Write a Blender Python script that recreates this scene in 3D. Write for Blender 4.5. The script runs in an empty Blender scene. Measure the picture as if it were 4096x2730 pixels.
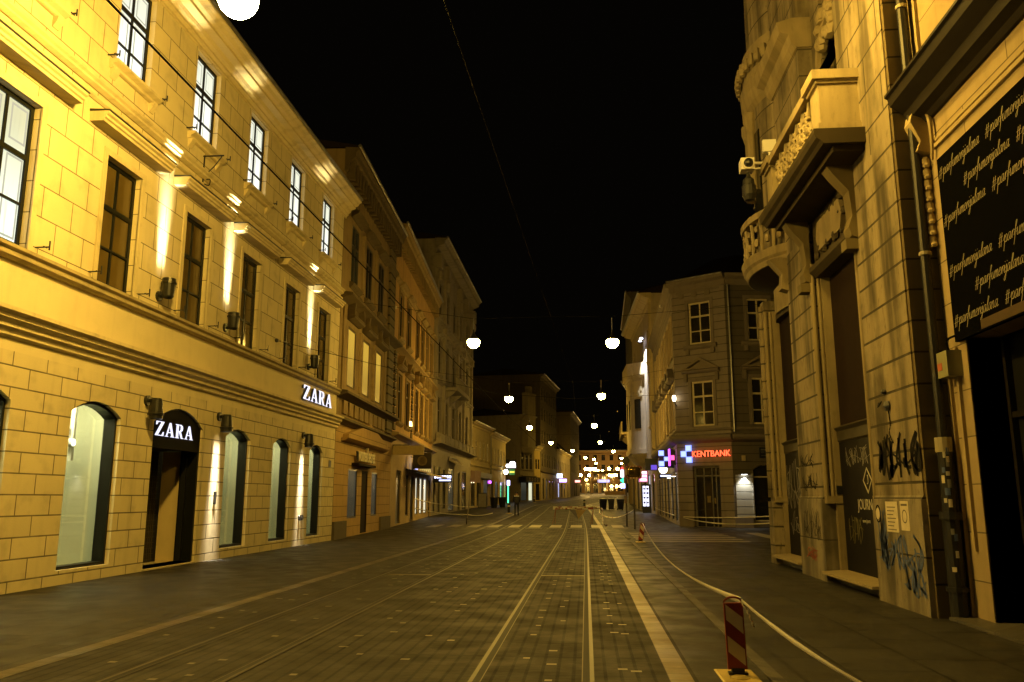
import bpy, bmesh, math, random
from mathutils import Matrix, Vector
random.seed(7)
sc = bpy.context.scene
COL = sc.collection
R = math.radians

# ------------------------------------------------------------------ terrain
def gz(y):
    """street surface height: level near the camera, a gentle rise beyond"""
    t = max(0.0, y - 36.0)
    return 0.0125 * (t * t / (t + 5.0)) if t > 0 else 0.0
SH = [(-60, 0), (30, 0), (44, -.05), (60, -.25), (73, -.42), (90, -.72), (98, -.68), (106, -.3), (116, .6), (128, 1.75), (142, 3.1), (156, 4.4), (172, 5.5),
      (190, 6.0), (205, 5.7), (222, 4.6), (240, 3.2), (258, 2.2), (280, 1.6), (420, 1.6)]
def shift(y):
    for i in range(len(SH) - 1):
        if SH[i][0] <= y <= SH[i + 1][0]:
            y0, a = SH[i]; y1, b = SH[i + 1]
            m0 = (b - SH[i - 1][1]) / (y1 - SH[i - 1][0]) if i else 0
            m1 = (SH[i + 2][1] - a) / (SH[i + 2][0] - y0) if i + 2 < len(SH) else 0
            t = (y - y0) / (y1 - y0); d = y1 - y0
            return (2*t**3-3*t*t+1)*a + (t**3-2*t*t+t)*d*m0 + (-2*t**3+3*t*t)*b + (t**3-t*t)*d*m1
    return 0.0
YS = [-40, -20, -10, -4, 0, 4, 8] + list(range(10, 60, 3)) + list(range(60, 290, 3)) + [300, 330, 370, 420]

# ------------------------------------------------------------------ materials
MATS = {}
def newmat(name):
    m = bpy.data.materials.new(name); m.use_nodes = True
    nt = m.node_tree; nt.nodes.clear()
    out = nt.nodes.new('ShaderNodeOutputMaterial')
    bs = nt.nodes.new('ShaderNodeBsdfPrincipled')
    nt.links.new(bs.outputs[0], out.inputs[0])
    return m, nt, bs
def N(nt, t, **kw):
    n = nt.nodes.new(t)
    for k, v in kw.items(): setattr(n, k, v)
    return n
def setv(n, **kw):
    for k, v in kw.items(): n.inputs[k.replace('_', ' ')].default_value = v
def c4(c): return (c[0], c[1], c[2], 1)
def mix(nt, a, b, fac, mode='MIX'):
    n = N(nt, 'ShaderNodeMix', data_type='RGBA', blend_type=mode)
    for s, v in ((6, a), (7, b), (0, fac)):
        if hasattr(v, 'is_linked'): nt.links.new(v, n.inputs[s])
        elif isinstance(v, (int, float)): n.inputs[s].default_value = v
        else: n.inputs[s].default_value = c4(v)
    return n.outputs[2]
def ramp(nt, src, p0, p1, v0=0.0, v1=1.0):
    n = N(nt, 'ShaderNodeMapRange', interpolation_type='SMOOTHSTEP')
    nt.links.new(src, n.inputs[0])
    for i, v in enumerate((p0, p1, v0, v1)): n.inputs[i + 1].default_value = v
    return n.outputs[0]
def noise(nt, vec, scale, detail=4, sx=1, sy=1, sz=1):
    mp = N(nt, 'ShaderNodeMapping'); mp.inputs['Scale'].default_value = (sx, sy, sz)
    nt.links.new(vec, mp.inputs[0])
    n = N(nt, 'ShaderNodeTexNoise'); setv(n, Scale=scale, Detail=detail)
    nt.links.new(mp.outputs[0], n.inputs[0]); return n.outputs[0]
def bump(nt, bs, h, strength=.4, dist=.01):
    b = N(nt, 'ShaderNodeBump'); setv(b, Strength=strength, Distance=dist)
    nt.links.new(h, b.inputs['Height']); nt.links.new(b.outputs[0], bs.inputs['Normal'])
def plain(name, col, rough=.6, metal=0, vary=.25, spec=.5, nscale=6):
    if name in MATS: return MATS[name]
    m, nt, bs = newmat(name)
    tc = N(nt, 'ShaderNodeTexCoord')
    f = noise(nt, tc.outputs['Object'], nscale, 5)
    a = tuple(x * (1 - vary) for x in col); b = tuple(min(1, x * (1 + vary)) for x in col)
    nt.links.new(mix(nt, a, b, f), bs.inputs['Base Color'])
    bs.inputs['Roughness'].default_value = rough; bs.inputs['Metallic'].default_value = metal
    bs.inputs['Specular IOR Level'].default_value = spec
    MATS[name] = m; return m
def emit(name, col, s, base=(.02, .02, .02)):
    if name in MATS: return MATS[name]
    m, nt, bs = newmat(name)
    bs.inputs['Base Color'].default_value = c4(base)
    bs.inputs['Emission Color'].default_value = c4(col); bs.inputs['Emission Strength'].default_value = s
    MATS[name] = m; return m
def plaster(name, col, row=0, width=0, joint=.35, mortar=.009, dirt=.35, streak=.3, rough=.85, z0=0., grain=.15, dcol=(.07, .05, .03), jcol=None, soot=0., tone=.86):
    """render / ashlar wall: UV = metres along the wall, metres up"""
    if name in MATS: return MATS[name]
    m, nt, bs = newmat(name)
    uv = N(nt, 'ShaderNodeUVMap').outputs[0]
    base = mix(nt, tuple(x * .86 for x in col), tuple(min(1, x * 1.1) for x in col), noise(nt, uv, .9, 5))
    base = mix(nt, base, tuple(x * .6 for x in col), ramp(nt, noise(nt, uv, 55, 3), .35, .8, 0, grain))
    if streak:
        st = ramp(nt, noise(nt, uv, 1.0, 5, 3.2, .22, 1), .48, .78, 0, streak)
        base = mix(nt, base, dcol, st)
    if dirt:
        dn = ramp(nt, noise(nt, uv, 2.3, 7), .5, .75, 0, dirt)
        base = mix(nt, base, tuple(x * .45 for x in col), dn)
    if soot:   # run-down soot: tall streaks broken by patches, and pale washed runs between them
        a = ramp(nt, noise(nt, uv, 1.0, 6, 2.1, .16, 1), .38, .58)
        b = ramp(nt, noise(nt, uv, .9, 8, 1, .7, 1), .30, .60)
        mm = N(nt, 'ShaderNodeMath', operation='MULTIPLY'); nt.links.new(a, mm.inputs[0]); nt.links.new(b, mm.inputs[1])
        m2 = N(nt, 'ShaderNodeMath', operation='MULTIPLY'); nt.links.new(mm.outputs[0], m2.inputs[0]); m2.inputs[1].default_value = soot
        base = mix(nt, base, tuple(x * .14 for x in col), m2.outputs[0])
        base = mix(nt, base, tuple(x * .3 for x in col), ramp(nt, noise(nt, uv, 7, 8, 1.6, .5, 1), .55, .72, 0, soot * .8))
    h = noise(nt, uv, 30, 4)
    if row:
        mp = N(nt, 'ShaderNodeMapping'); mp.inputs['Location'].default_value = (0, -z0, 0)
        nt.links.new(uv, mp.inputs[0])
        bt = N(nt, 'ShaderNodeTexBrick'); bt.offset = .5
        setv(bt, Color1=(1, 1, 1, 1), Color2=(tone, tone, tone, 1), Mortar=(0, 0, 0, 1), Scale=1.0, Mortar_Size=mortar, Mortar_Smooth=.25, Bias=0, Brick_Width=width, Row_Height=row)
        nt.links.new(mp.outputs[0], bt.inputs[0])
        base = mix(nt, base, bt.outputs[0], .5, 'MULTIPLY')
        jc = jcol or tuple(x * .16 for x in col)
        jn = ramp(nt, noise(nt, uv, 2.7, 4), .3, .6, joint * .55, joint)
        mm = N(nt, 'ShaderNodeMath', operation='MULTIPLY'); nt.links.new(bt.outputs['Fac'], mm.inputs[0]); nt.links.new(jn, mm.inputs[1])
        base = mix(nt, base, jc, mm.outputs[0])
        hm = N(nt, 'ShaderNodeMath', operation='MULTIPLY_ADD'); nt.links.new(bt.outputs['Fac'], hm.inputs[0]); hm.inputs[1].default_value = -2.0
        hs = N(nt, 'ShaderNodeMath', operation='MULTIPLY'); nt.links.new(h, hs.inputs[0]); hs.inputs[1].default_value = .25
        nt.links.new(hs.outputs[0], hm.inputs[2]); h = hm.outputs[0]
        bump(nt, bs, h, .6, .012)
    else:
        bump(nt, bs, h, .25, .006)
    nt.links.new(base, bs.inputs['Base Color']); bs.inputs['Roughness'].default_value = rough
    bs.inputs['Specular IOR Level'].default_value = .2
    MATS[name] = m; return m
def paving(name, col, bw, bh, mortar, slab=None, rough=.5, jd=.25, vary=.3, offset=0.0, slabm=.012, blotch=.5, cross=None):
    if name in MATS: return MATS[name]
    m, nt, bs = newmat(name)
    uv = N(nt, 'ShaderNodeUVMap').outputs[0]
    bt = N(nt, 'ShaderNodeTexBrick'); bt.offset = offset
    setv(bt, Color1=c4(tuple(x * (1 - vary) for x in col)), Color2=c4(tuple(x * (1 + vary) for x in col)), Mortar=c4(tuple(x * jd for x in col)), Scale=1, Mortar_Size=mortar, Mortar_Smooth=.3, Bias=0, Brick_Width=bw, Row_Height=bh)
    nt.links.new(uv, bt.inputs[0]); base = bt.outputs[0]
    base = mix(nt, base, tuple(x * .45 for x in col), ramp(nt, noise(nt, uv, .8, 6, 1, .35, 1), .45, .75, 0, blotch))
    base = mix(nt, base, tuple(x * 1.9 for x in col), ramp(nt, noise(nt, uv, 9, 4), .55, .85, 0, .5))
    h = bt.outputs['Fac']
    if cross:
        b3 = N(nt, 'ShaderNodeTexBrick'); b3.offset = 0.0
        setv(b3, Color1=(1, 1, 1, 1), Color2=(.9, .9, .9, 1), Mortar=(.35, .35, .35, 1), Scale=1, Mortar_Size=.009, Mortar_Smooth=.3, Bias=0, Brick_Width=cross, Row_Height=bh)
        nt.links.new(uv, b3.inputs[0]); base = mix(nt, base, b3.outputs[0], .8, 'MULTIPLY')
    if slab:
        b2 = N(nt, 'ShaderNodeTexBrick'); b2.offset = 0.0
        setv(b2, Color1=(1, 1, 1, 1), Color2=(.72, .72, .72, 1), Mortar=(.12, .12, .12, 1), Scale=1, Mortar_Size=slabm, Mortar_Smooth=.1, Bias=0, Brick_Width=slab[0], Row_Height=slab[1])
        nt.links.new(uv, b2.inputs[0]); base = mix(nt, base, b2.outputs[0], .8, 'MULTIPLY')
    nt.links.new(base, bs.inputs['Base Color'])
    rr = ramp(nt, noise(nt, uv, 1.7, 6), .3, .75, rough - .12, rough + .2)
    nt.links.new(rr, bs.inputs['Roughness']); bs.inputs['Specular IOR Level'].default_value = .3
    hm = N(nt, 'ShaderNodeMath', operation='MULTIPLY_ADD'); nt.links.new(h, hm.inputs[0]); hm.inputs[1].default_value = -1
    nt.links.new(noise(nt, uv, 18, 5), hm.inputs[2])
    bump(nt, bs, hm.outputs[0], .5, .006)
    MATS[name] = m; return m
def glass(name, tint=(.9, .95, .9), refl=.12):
    if name in MATS: return MATS[name]
    m = bpy.data.materials.new(name); m.use_nodes = True; nt = m.node_tree; nt.nodes.clear()
    o = N(nt, 'ShaderNodeOutputMaterial'); t = N(nt, 'ShaderNodeBsdfTransparent'); g = N(nt, 'ShaderNodeBsdfGlossy'); mx = N(nt, 'ShaderNodeMixShader')
    t.inputs[0].default_value = c4(tint); g.inputs['Roughness'].default_value = .03
    f = N(nt, 'ShaderNodeLayerWeight'); f.inputs[0].default_value = .35
    nt.links.new(ramp(nt, f.outputs['Fresnel'], 0, 1, refl * .4, refl * 4), mx.inputs[0])
    nt.links.new(t.outputs[0], mx.inputs[1]); nt.links.new(g.outputs[0], mx.inputs[2]); nt.links.new(mx.outputs[0], o.inputs[0])
    MATS[name] = m; return m
def litpane(name, top, bot, s, z0, z1):
    """a lit window: paler curtain below, greyer room above, with soft folds"""
    if name in MATS: return MATS[name]
    m, nt, bs = newmat(name)
    uv = N(nt, 'ShaderNodeUVMap').outputs[0]
    sep = N(nt, 'ShaderNodeSeparateXYZ'); nt.links.new(uv, sep.inputs[0])
    f = ramp(nt, sep.outputs[1], z0, z1)
    c = mix(nt, bot, top, f)
    c = mix(nt, c, tuple(x * .8 for x in top), ramp(nt, noise(nt, uv, 2.2, 3, 4, .4, 1), .5, .8, 0, .5))
    nt.links.new(c, bs.inputs['Emission Color']); bs.inputs['Emission Strength'].default_value = s
    bs.inputs['Base Color'].default_value = (.05, .05, .05, 1); bs.inputs['Roughness'].default_value = .1
    MATS[name] = m; return m

# ------------------------------------------------------------------ mesh builder
class MB:
    def __init__(s): s.v = []; s.f = []
    def quad(s, a, b, c, d):
        n = len(s.v); s.v += [a, b, c, d]; s.f.append((n, n+1, n+2, n+3))
    def poly(s, pts):
        n = len(s.v); s.v += list(pts); s.f.append(tuple(range(n, n + len(pts))))
    def box(s, x0, x1, y0, y1, z0, z1, M=None):
        n = len(s.v)
        p = [(x, y, z) for z in (z0, z1) for (x, y) in ((x0, y0), (x1, y0), (x1, y1), (x0, y1))]
        if M: p = [tuple(M @ Vector(q)) for q in p]
        s.v += p
        for q in ((3, 2, 1, 0), (4, 5, 6, 7), (0, 1, 5, 4), (1, 2, 6, 5), (2, 3, 7, 6), (3, 0, 4, 7)): s.f.append(tuple(n + i for i in q))
        return s
    def loops(s, rings, close=True, caps=True):
        n = len(s.v); k = len(rings[0])
        for r in rings: s.v += [tuple(p) for p in r]
        for i in range(len(rings) - 1):
            for j in range(k if close else k - 1):
                j2 = (j + 1) % k
                s.f.append((n+i*k+j, n+i*k+j2, n+(i+1)*k+j2, n+(i+1)*k+j))
        if caps:
            s.f.append(tuple(n + j for j in range(k))[::-1]); s.f.append(tuple(n + (len(rings)-1)*k + j for j in range(k)))
        return s
    def prism_y(s, pts, y0, y1):           # outline in x,z
        return s.loops([[(x, y0, z) for x, z in pts], [(x, y1, z) for x, z in pts]])
    def prism_z(s, pts, z0, z1):
        return s.loops([[(x, y, z0) for x, y in pts], [(x, y, z1) for x, y in pts]])
    def mould(s, prof, x0, x1, back=.04):  # prof [(out,z)] bottom to top, runs along x
        pts = [(-o, z) for o, z in prof]; pts = [(back, prof[0][1])] + pts + [(back, prof[-1][1])]
        return s.loops([[(x, y, z) for y, z in pts] for x in (x0, x1)])
    def ring_y(s, outer, inner, y0, y1):
        k = len(outer); n = len(s.v)
        for y in (y0, y1):
            s.v += [(x, y, z) for x, z in outer] + [(x, y, z) for x, z in inner]
        for j in range(k):
            l = (j + 1) % k
            s.f += [(n+j, n+l, n+k+l, n+k+j), (n+2*k+j, n+3*k+j, n+3*k+l, n+2*k+l), (n+j, n+2*k+j, n+2*k+l, n+l), (n+k+j, n+k+l, n+3*k+l, n+3*k+j)]
        return s
    def tube(s, pts, r, n=8, r1=None):
        pts = [Vector(p) for p in pts]; rings = []
        for i, p in enumerate(pts):
            d = (pts[min(i+1, len(pts)-1)] - pts[max(i-1, 0)]).normalized()
            a = d.cross(Vector((0, 0, 1)) if abs(d.z) < .9 else Vector((1, 0, 0))).normalized(); b = d.cross(a)
            rr = r if r1 is None else r + (r1 - r) * i / max(1, len(pts) - 1)
            rings.append([p + (a * math.cos(2*math.pi*k/n) + b * math.sin(2*math.pi*k/n)) * rr for k in range(n)])
        return s.loops(rings)
    def lathe(s, prof, c=(0, 0, 0), n=16, a0=0, a1=2*math.pi, axis='z', caps=True):
        rings = []
        for r, h in prof:
            ring = []
            for k in range(n):
                a = a0 + (a1 - a0) * k / n; x, y = r*math.cos(a), r*math.sin(a)
                ring.append((c[0]+x, c[1]+y, c[2]+h) if axis == 'z' else (c[0]+x, c[1]+h, c[2]+y))
            rings.append(ring)
        return s.loops(rings, True, caps)
    def ball(s, c, rx, ry, rz, n=8, m=5):
        rings = []
        for i in range(1, m):
            t = math.pi * i / m - math.pi / 2
            rings.append([(c[0]+rx*math.cos(t)*math.cos(2*math.pi*k/n), c[1]+ry*math.cos(t)*math.sin(2*math.pi*k/n), c[2]+rz*math.sin(t)) for k in range(n)])
        return s.loops(rings)
    def build(s, name, mat, parent=None, F=None, smooth=False, loc=None):
        me = bpy.data.meshes.new(name)
        v = s.v
        if F is not None: vv = [F @ Vector(p) for p in v]
        else: vv = [Vector(p) for p in v]
        off = parent_world(parent) if (parent is not None and F is not None) else Vector((0, 0, 0))
        if loc is not None and F is None and parent is None: off = Vector(loc)
        me.from_pydata([tuple(p - off) for p in vv], [], s.f)
        uv = me.uv_layers.new(name='UVMap')
        data = [0.0] * (2 * len(me.loops))
        for l in me.loops:
            p = v[l.vertex_index]; data[2*l.index] = p[0] + p[1]; data[2*l.index+1] = p[2]
        if getattr(s, 'flat', False):
            for l in me.loops:
                p = v[l.vertex_index]; data[2*l.index] = p[0]; data[2*l.index+1] = p[1]
        uv.data.foreach_set('uv', data)
        bm = bmesh.new(); bm.from_mesh(me); bmesh.ops.recalc_face_normals(bm, faces=bm.faces); bm.to_mesh(me); bm.free()
        if smooth:
            for p in me.polygons: p.use_smooth = True
        me.materials.append(mat)
        o = bpy.data.objects.new(name, me); COL.objects.link(o)
        if parent is not None: o.parent = parent
        if loc is not None and parent is None: o.location = loc
        return o
def parent_world(p):
    v = Vector(p.location)
    while p.parent is not None:
        p = p.parent; v = v + Vector(p.location)
    return v
def tag(o, label=None, cat=None, group=None, kind=None):
    for k, v in (('label', label), ('category', cat), ('group', group), ('kind', kind)):
        if v: o[k] = v
    return o
def thing(name, label, cat, loc, group=None):
    o = bpy.data.objects.new(name, None); COL.objects.link(o); o.empty_display_size = .3
    o.location = loc; return tag(o, label, cat, group)
def copy_tree(o, parent=None):
    c = o.copy(); COL.objects.link(c)
    if parent is not None: c.parent = parent
    for ch in [x for x in o.children]: copy_tree(ch, c)
    return c
def frame(A, B, z=0.):
    """facade frame: x along A->B, -y to the street, z up"""
    d = Vector((B[0]-A[0], B[1]-A[1])); L = d.length; d.normalize()
    M = Matrix(((d.x, -d.y, 0, A[0]), (d.y, d.x, 0, A[1]), (0, 0, 1, z), (0, 0, 0, 1)))
    return M, L
T = Matrix.Translation

# ------------------------------------------------------------------ writing
def text_mb(s, size, extrude=.01, shear=0., condense=1., align='LEFT', bold=0.):
    cu = bpy.data.curves.new('lettering', 'FONT'); cu.body = s; cu.size = size; cu.extrude = extrude; cu.shear = shear; cu.align_x = align; cu.offset = bold
    cu.resolution_u = 3
    ob = bpy.data.objects.new('lettering', cu); me = bpy.data.meshes.new_from_object(ob)
    mb = MB(); mb.v = [(p.co.x * condense, -p.co.z, p.co.y) for p in me.vertices]; mb.f = [tuple(p.vertices) for p in me.polygons]
    bpy.data.objects.remove(ob); bpy.data.curves.remove(cu); bpy.data.meshes.remove(me); return mb
def smooth_line(pts, n=5):
    out = []
    P = [pts[0]] + list(pts) + [pts[-1]]
    for i in range(1, len(P) - 2):
        p0, p1, p2, p3 = P[i-1], P[i], P[i+1], P[i+2]
        for k in range(n):
            t = k / n
            out.append(tuple(.5*((2*p1[j]) + (-p0[j]+p2[j])*t + (2*p0[j]-5*p1[j]+4*p2[j]-p3[j])*t*t + (-p0[j]+3*p1[j]-3*p2[j]+p3[j])*t**3) for j in range(len(p1))))
    out.append(tuple(pts[-1])); return out
def stroke(mb, pts, w0, w1=None, y=0., sm=5):
    """a painted stroke in the x,z plane; w1 = width of down strokes"""
    L = smooth_line(pts, sm) if len(pts) > 2 else list(pts)
    w1 = w1 or w0; rows = []
    for i, p in enumerate(L):
        a = L[max(0, i-1)]; b = L[min(len(L)-1, i+1)]
        dx, dz = b[0]-a[0], b[1]-a[1]; l = math.hypot(dx, dz) or 1e-6
        w = (w0 + (w1 - w0) * max(0, abs(dz/l)) ** 2) / 2
        rows.append(((p[0]-dz/l*w, y, p[1]+dx/l*w), (p[0]+dz/l*w, y, p[1]-dx/l*w)))
    for a, b in zip(rows, rows[1:]): mb.quad(a[0], a[1], b[1], b[0])
SCRIPT = {'#': ([[(.25, 1.5), (.12, -.3)], [(.55, 1.5), (.42, -.3)], [(0, .95), (.7, 1.0)], [(-.05, .35), (.65, .4)]], .85),
 'p': ([[(.0, .3), (.22, 1.0), (.2, .2), (.12, -1.1)], [(.2, .45), (.42, .98), (.6, .75), (.5, .15), (.3, .0), (.2, .15), (.5, .0), (.7, .2)]], .66),
 'a': ([[(.5, .85), (.3, 1.0), (.08, .55), (.1, .08), (.28, .05), (.5, .8)], [(.52, 1.0), (.45, .2), (.55, .0), (.7, .2)]], .64),
 'r': ([[(.0, .2), (.2, 1.0), (.15, .0)], [(.18, .55), (.35, 1.0), (.5, .9)]], .46),
 'f': ([[(.0, .2), (.3, 1.3), (.42, 1.9), (.3, 1.95), (.22, 1.2), (.15, -.2), (.05, -1.0)], [(.02, .85), (.42, .92)]], .42),
 'u': ([[(.0, .4), (.15, 1.0), (.1, .2), (.22, .0), (.4, .3), (.5, 1.0)], [(.5, 1.0), (.45, .2), (.52, .0), (.68, .2)]], .62),
 'm': ([[(.05, 1.0), (.02, .0)], [(.04, .5), (.2, 1.0), (.28, .8), (.25, .0)], [(.27, .5), (.44, 1.0), (.52, .8), (.48, .15), (.55, .0), (.7, .2)]], .68),
 'e': ([[(.05, .45), (.35, .7), (.35, .98), (.2, 1.0), (.05, .5), (.12, .05), (.3, .02), (.48, .25)]], .44),
 'i': ([[(.0, .3), (.15, 1.0), (.1, .15), (.2, .0), (.32, .2)], [(.2, 1.35), (.22, 1.45)]], .28),
 'j': ([[(.05, .5), (.2, 1.0), (.15, .0), (.05, -.9), (-.12, -1.0), (-.1, -.6), (.32, .15)], [(.25, 1.35), (.27, 1.45)]], .28),
 'l': ([[(.0, .2), (.3, 1.3), (.38, 1.85), (.25, 1.9), (.15, 1.0), (.12, .1), (.22, .0), (.35, .2)]], .32),
 'n': ([[(.05, 1.0), (.02, .0)], [(.04, .5), (.22, 1.0), (.34, .85), (.3, .15), (.38, .0), (.54, .2)]], .52)}
def script_word(mb, s, x, z, h, width, sh=.3):
    tot = sum(SCRIPT[c][1] for c in s); k = width / tot; cx = 0
    for c in s:
        st, w = SCRIPT[c]
        for l in st:
            stroke(mb, [(x + (cx + px) * k + sh * pz * h, z + pz * h) for px, pz in l], h * .05, h * .12, 0, 4)
        cx += w
SERIF = {  # upright Roman capitals as outline pieces (thick/thin strokes with serifs)
 'Z': [[(.04, 1), (.78, 1), (.78, .95), (.24, .05), (.62, .05), (.74, .28), (.8, .28), (.78, 0), (.0, 0), (.0, .05), (.54, .95), (.22, .95), (.1, .75), (.04, .75)]],
 'A': [[(.0, 0), (.3, 0), (.3, .04), (.2, .05), (.26, .28), (.25, .34), (.29, .34), (.46, .92), (.44, 1), (.40, 1), (.10, .05), (.0, .04)],
       [(.44, 1), (.53, 1), (.84, .05), (.92, .04), (.92, 0), (.54, 0), (.54, .04), (.65, .05), (.46, .7)], [(.27, .28), (.58, .28), (.58, .34), (.27, .34)]],
 'R': [[(.0, 1), (.3, 1), (.3, .05), (.38, .04), (.38, 0), (.0, 0), (.0, .04), (.1, .05), (.1, .95), (.0, .96)],
       [(.3, 1), (.56, 1), (.72, .9), (.76, .75), (.72, .58), (.54, .48), (.3, .48), (.3, .53), (.46, .54), (.55, .64), (.55, .86), (.46, .95), (.3, .95)],
       [(.38, .48), (.56, .48), (.76, .05), (.88, .04), (.88, 0), (.62, 0)]]}
def zara(x0, x1, z0, z1, y0, y1):
    mb = MB(); wd = {'Z': .86, 'A': .93, 'R': .9}; tot = sum(wd[c] for c in 'ZARA') + .3; k = (x1 - x0) / tot; x = x0
    for c in 'ZARA':
        for pc in SERIF[c]: mb.prism_y([(x + px * k, z0 + pz * (z1 - z0)) for px, pz in pc], y0, y1)
        x += (wd[c] + .1) * k
    return mb

# ------------------------------------------------------------------ facade kit
def op(u, z0, w, h, rise=0.): return dict(u0=u - w/2, u1=u + w/2, z0=z0, z1=z0 + h, rise=rise)
def otop(o, u):
    if not o['rise']: return o['z1']
    c = (o['u0'] + o['u1']) / 2; t = (u - c) / ((o['u1'] - o['u0']) / 2); return o['z1'] + o['rise'] * (1 - t * t)
def arch_pts(o, inset=0., n=10, zb=None):
    a, b = o['u0'] + inset, o['u1'] - inset; zb = (o['z0'] + inset) if zb is None else zb
    pts = [(a, zb), (b, zb)]
    if not o['rise']: return pts + [(b, o['z1'] - inset), (a, o['z1'] - inset)]
    for i in range(n + 1):
        u = b + (a - b) * i / n; pts.append((u, otop(o, max(o['u0'], min(o['u1'], u))) - inset))
    return pts
def wall(W, z0, z1, ops, d=.2, x0=0.):
    mb = MB(); xs = {x0, W}
    for o in ops:
        n = 10 if o['rise'] else 1
        for i in range(n + 1): xs.add(round(o['u0'] + (o['u1'] - o['u0']) * i / n, 4))
    xs = sorted(xs)
    for a, b in zip(xs, xs[1:]):
        m = (a + b) / 2; cur = (z0, z0)
        for o in sorted([o for o in ops if o['u0'] < m < o['u1']], key=lambda o: o['z0']):
            if o['z0'] > cur[0] + 1e-4: mb.quad((a, 0, cur[0]), (b, 0, cur[1]), (b, 0, o['z0']), (a, 0, o['z0']))
            ta, tb = otop(o, a), otop(o, b); cur = (ta, tb)
            mb.quad((a, 0, ta), (b, 0, tb), (b, d, tb), (a, d, ta))
        mb.quad((a, 0, cur[0]), (b, 0, cur[1]), (b, 0, z1), (a, 0, z1))
    for o in ops:
        for u in (o['u0'], o['u1']): mb.quad((u, 0, o['z0']), (u, d, o['z0']), (u, d, o['z1']), (u, 0, o['z1']))
        mb.quad((o['u0'], 0, o['z0']), (o['u1'], 0, o['z0']), (o['u1'], d, o['z0']), (o['u0'], d, o['z0']))
    return mb
def window(o, fm, pm, parent, F, d=.2, fw=.07, cols=2, rows=(), mid=.05, name='window', thick=None, pane_d=.0):
    """frame + bars as one part, its pane as a sub-part"""
    f = MB()
    f.ring_y(arch_pts(o), arch_pts(o, fw), d - .07, d)
    for i in range(1, cols):
        u = o['u0'] + (o['u1'] - o['u0']) * i / cols; f.box(u - mid/2, u + mid/2, d - .065, d - .005, o['z0'] + fw, otop(o, u) - fw)
    for i, r in enumerate(rows):
        z = o['z0'] + r * (o['z1'] - o['z0']); t = (thick[i] if thick else mid) / 2
        f.box(o['u0'] + fw, o['u1'] - fw, d - .068, d - .003, z - t, z + t)
    w = f.build(name, fm, parent, F)
    p = MB(); p.prism_y(arch_pts(o, fw * .5), d - .03 + pane_d, d - .02 + pane_d)
    p.build('pane', pm, w, F); return w
def surround(o, w, y, mat, parent, F, name='window_surround'):
    a = dict(u0=o['u0'] - w, u1=o['u1'] + w, z0=o['z0'], z1=o['z1'] + w, rise=0)
    MB().ring_y(arch_pts(a, 0), arch_pts(dict(o, rise=0), 0), -y, .02).build(name, mat, parent, F)
def body(W, H, D, mat, parent, F, z0=-.3, x0=0., y0=.24, name='body', front=False):
    """the sides, back and floor of a house behind its front wall"""
    mb = MB()
    for x in (x0, W): mb.quad((x, 0.0, z0), (x, D, z0), (x, D, H), (x, 0.0, H))
    mb.quad((x0, D, z0), (W, D, z0), (W, D, H), (x0, D, H)); mb.quad((x0, .3, H), (W, .3, H), (W, D, H), (x0, D, H))
    return mb.build(name, mat, parent, F)
def roof(W, H, D, rise, mat, parent, F, over=.6, x0=0., gutter=True):
    mb = MB(); mb.loops([[(x, -over, H), (x, -over, H + .06), (x, D / 2, H + rise), (x, D + .2, H + .06), (x, D + .2, H)] for x in (x0 - .1, W + .1)])
    r = mb.build('roof', mat, parent, F)
    if gutter:
        MB().tube([(x0 - .12, -over - .03, H + .03), (W + .12, -over - .03, H + .03)], .075, 8).build('gutter', M_zinc, r, F)
    return r

M_zinc = plain('zinc', (.3, .3, .3), .4, .8)
M_roof = plain('roof_tiles', (.02, .014, .011), .85, 0, .25, .1)
M_black = plain('black_paint', (.012, .013, .012), .35)
M_dkglass = plain('dark_glass', (.02, .019, .014), .06, 0, .3, .8)
M_iron = plain('cast_iron', (.02, .02, .02), .5, .3)
M_white = plain('white_paint', (.75, .73, .68), .5, 0, .08)
M_red = plain('red_paint', (.26, .03, .018), .5, 0, .12)
M_steel = plain('galvanised_steel', (.35, .35, .34), .4, .7)
M_cable = plain('cable_rubber', (.005, .005, .005), .9, 0, .1, .05)
M_brown = plain('brown_board', (.017, .010, .006), .8, 0, .25, .1)

# ================================================================== SETTING: ground, road, pavements
def sheet(name, xa, xb, z, mat, ys, follow=True, step=None):
    """a strip of street surface; xa, xb numbers or functions of y; UV in metres along the track"""
    me = bpy.data.meshes.new(name); v = []; f = []; uvs = []
    nx = step or 1
    for y in ys:
        s = shift(y) if follow else 0
        a = xa(y) if callable(xa) else xa + s; b = xb(y) if callable(xb) else xb + s
        for i in range(nx + 1):
            x = a + (b - a) * i / nx
            v.append((x, y, gz(y) + z)); uvs.append((y, x - s))
    k = nx + 1
    for i in range(len(ys) - 1):
        for j in range(nx): f.append((i*k+j, i*k+j+1, (i+1)*k+j+1, (i+1)*k+j))
    me.from_pydata(v, [], f); uv = me.uv_layers.new(name='UVMap')
    for l in me.loops: uv.data[l.index].uv = uvs[l.vertex_index]
    me.materials.append(mat); o = bpy.data.objects.new(name, me); COL.objects.link(o); o['kind'] = 'structure'; return o

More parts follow.
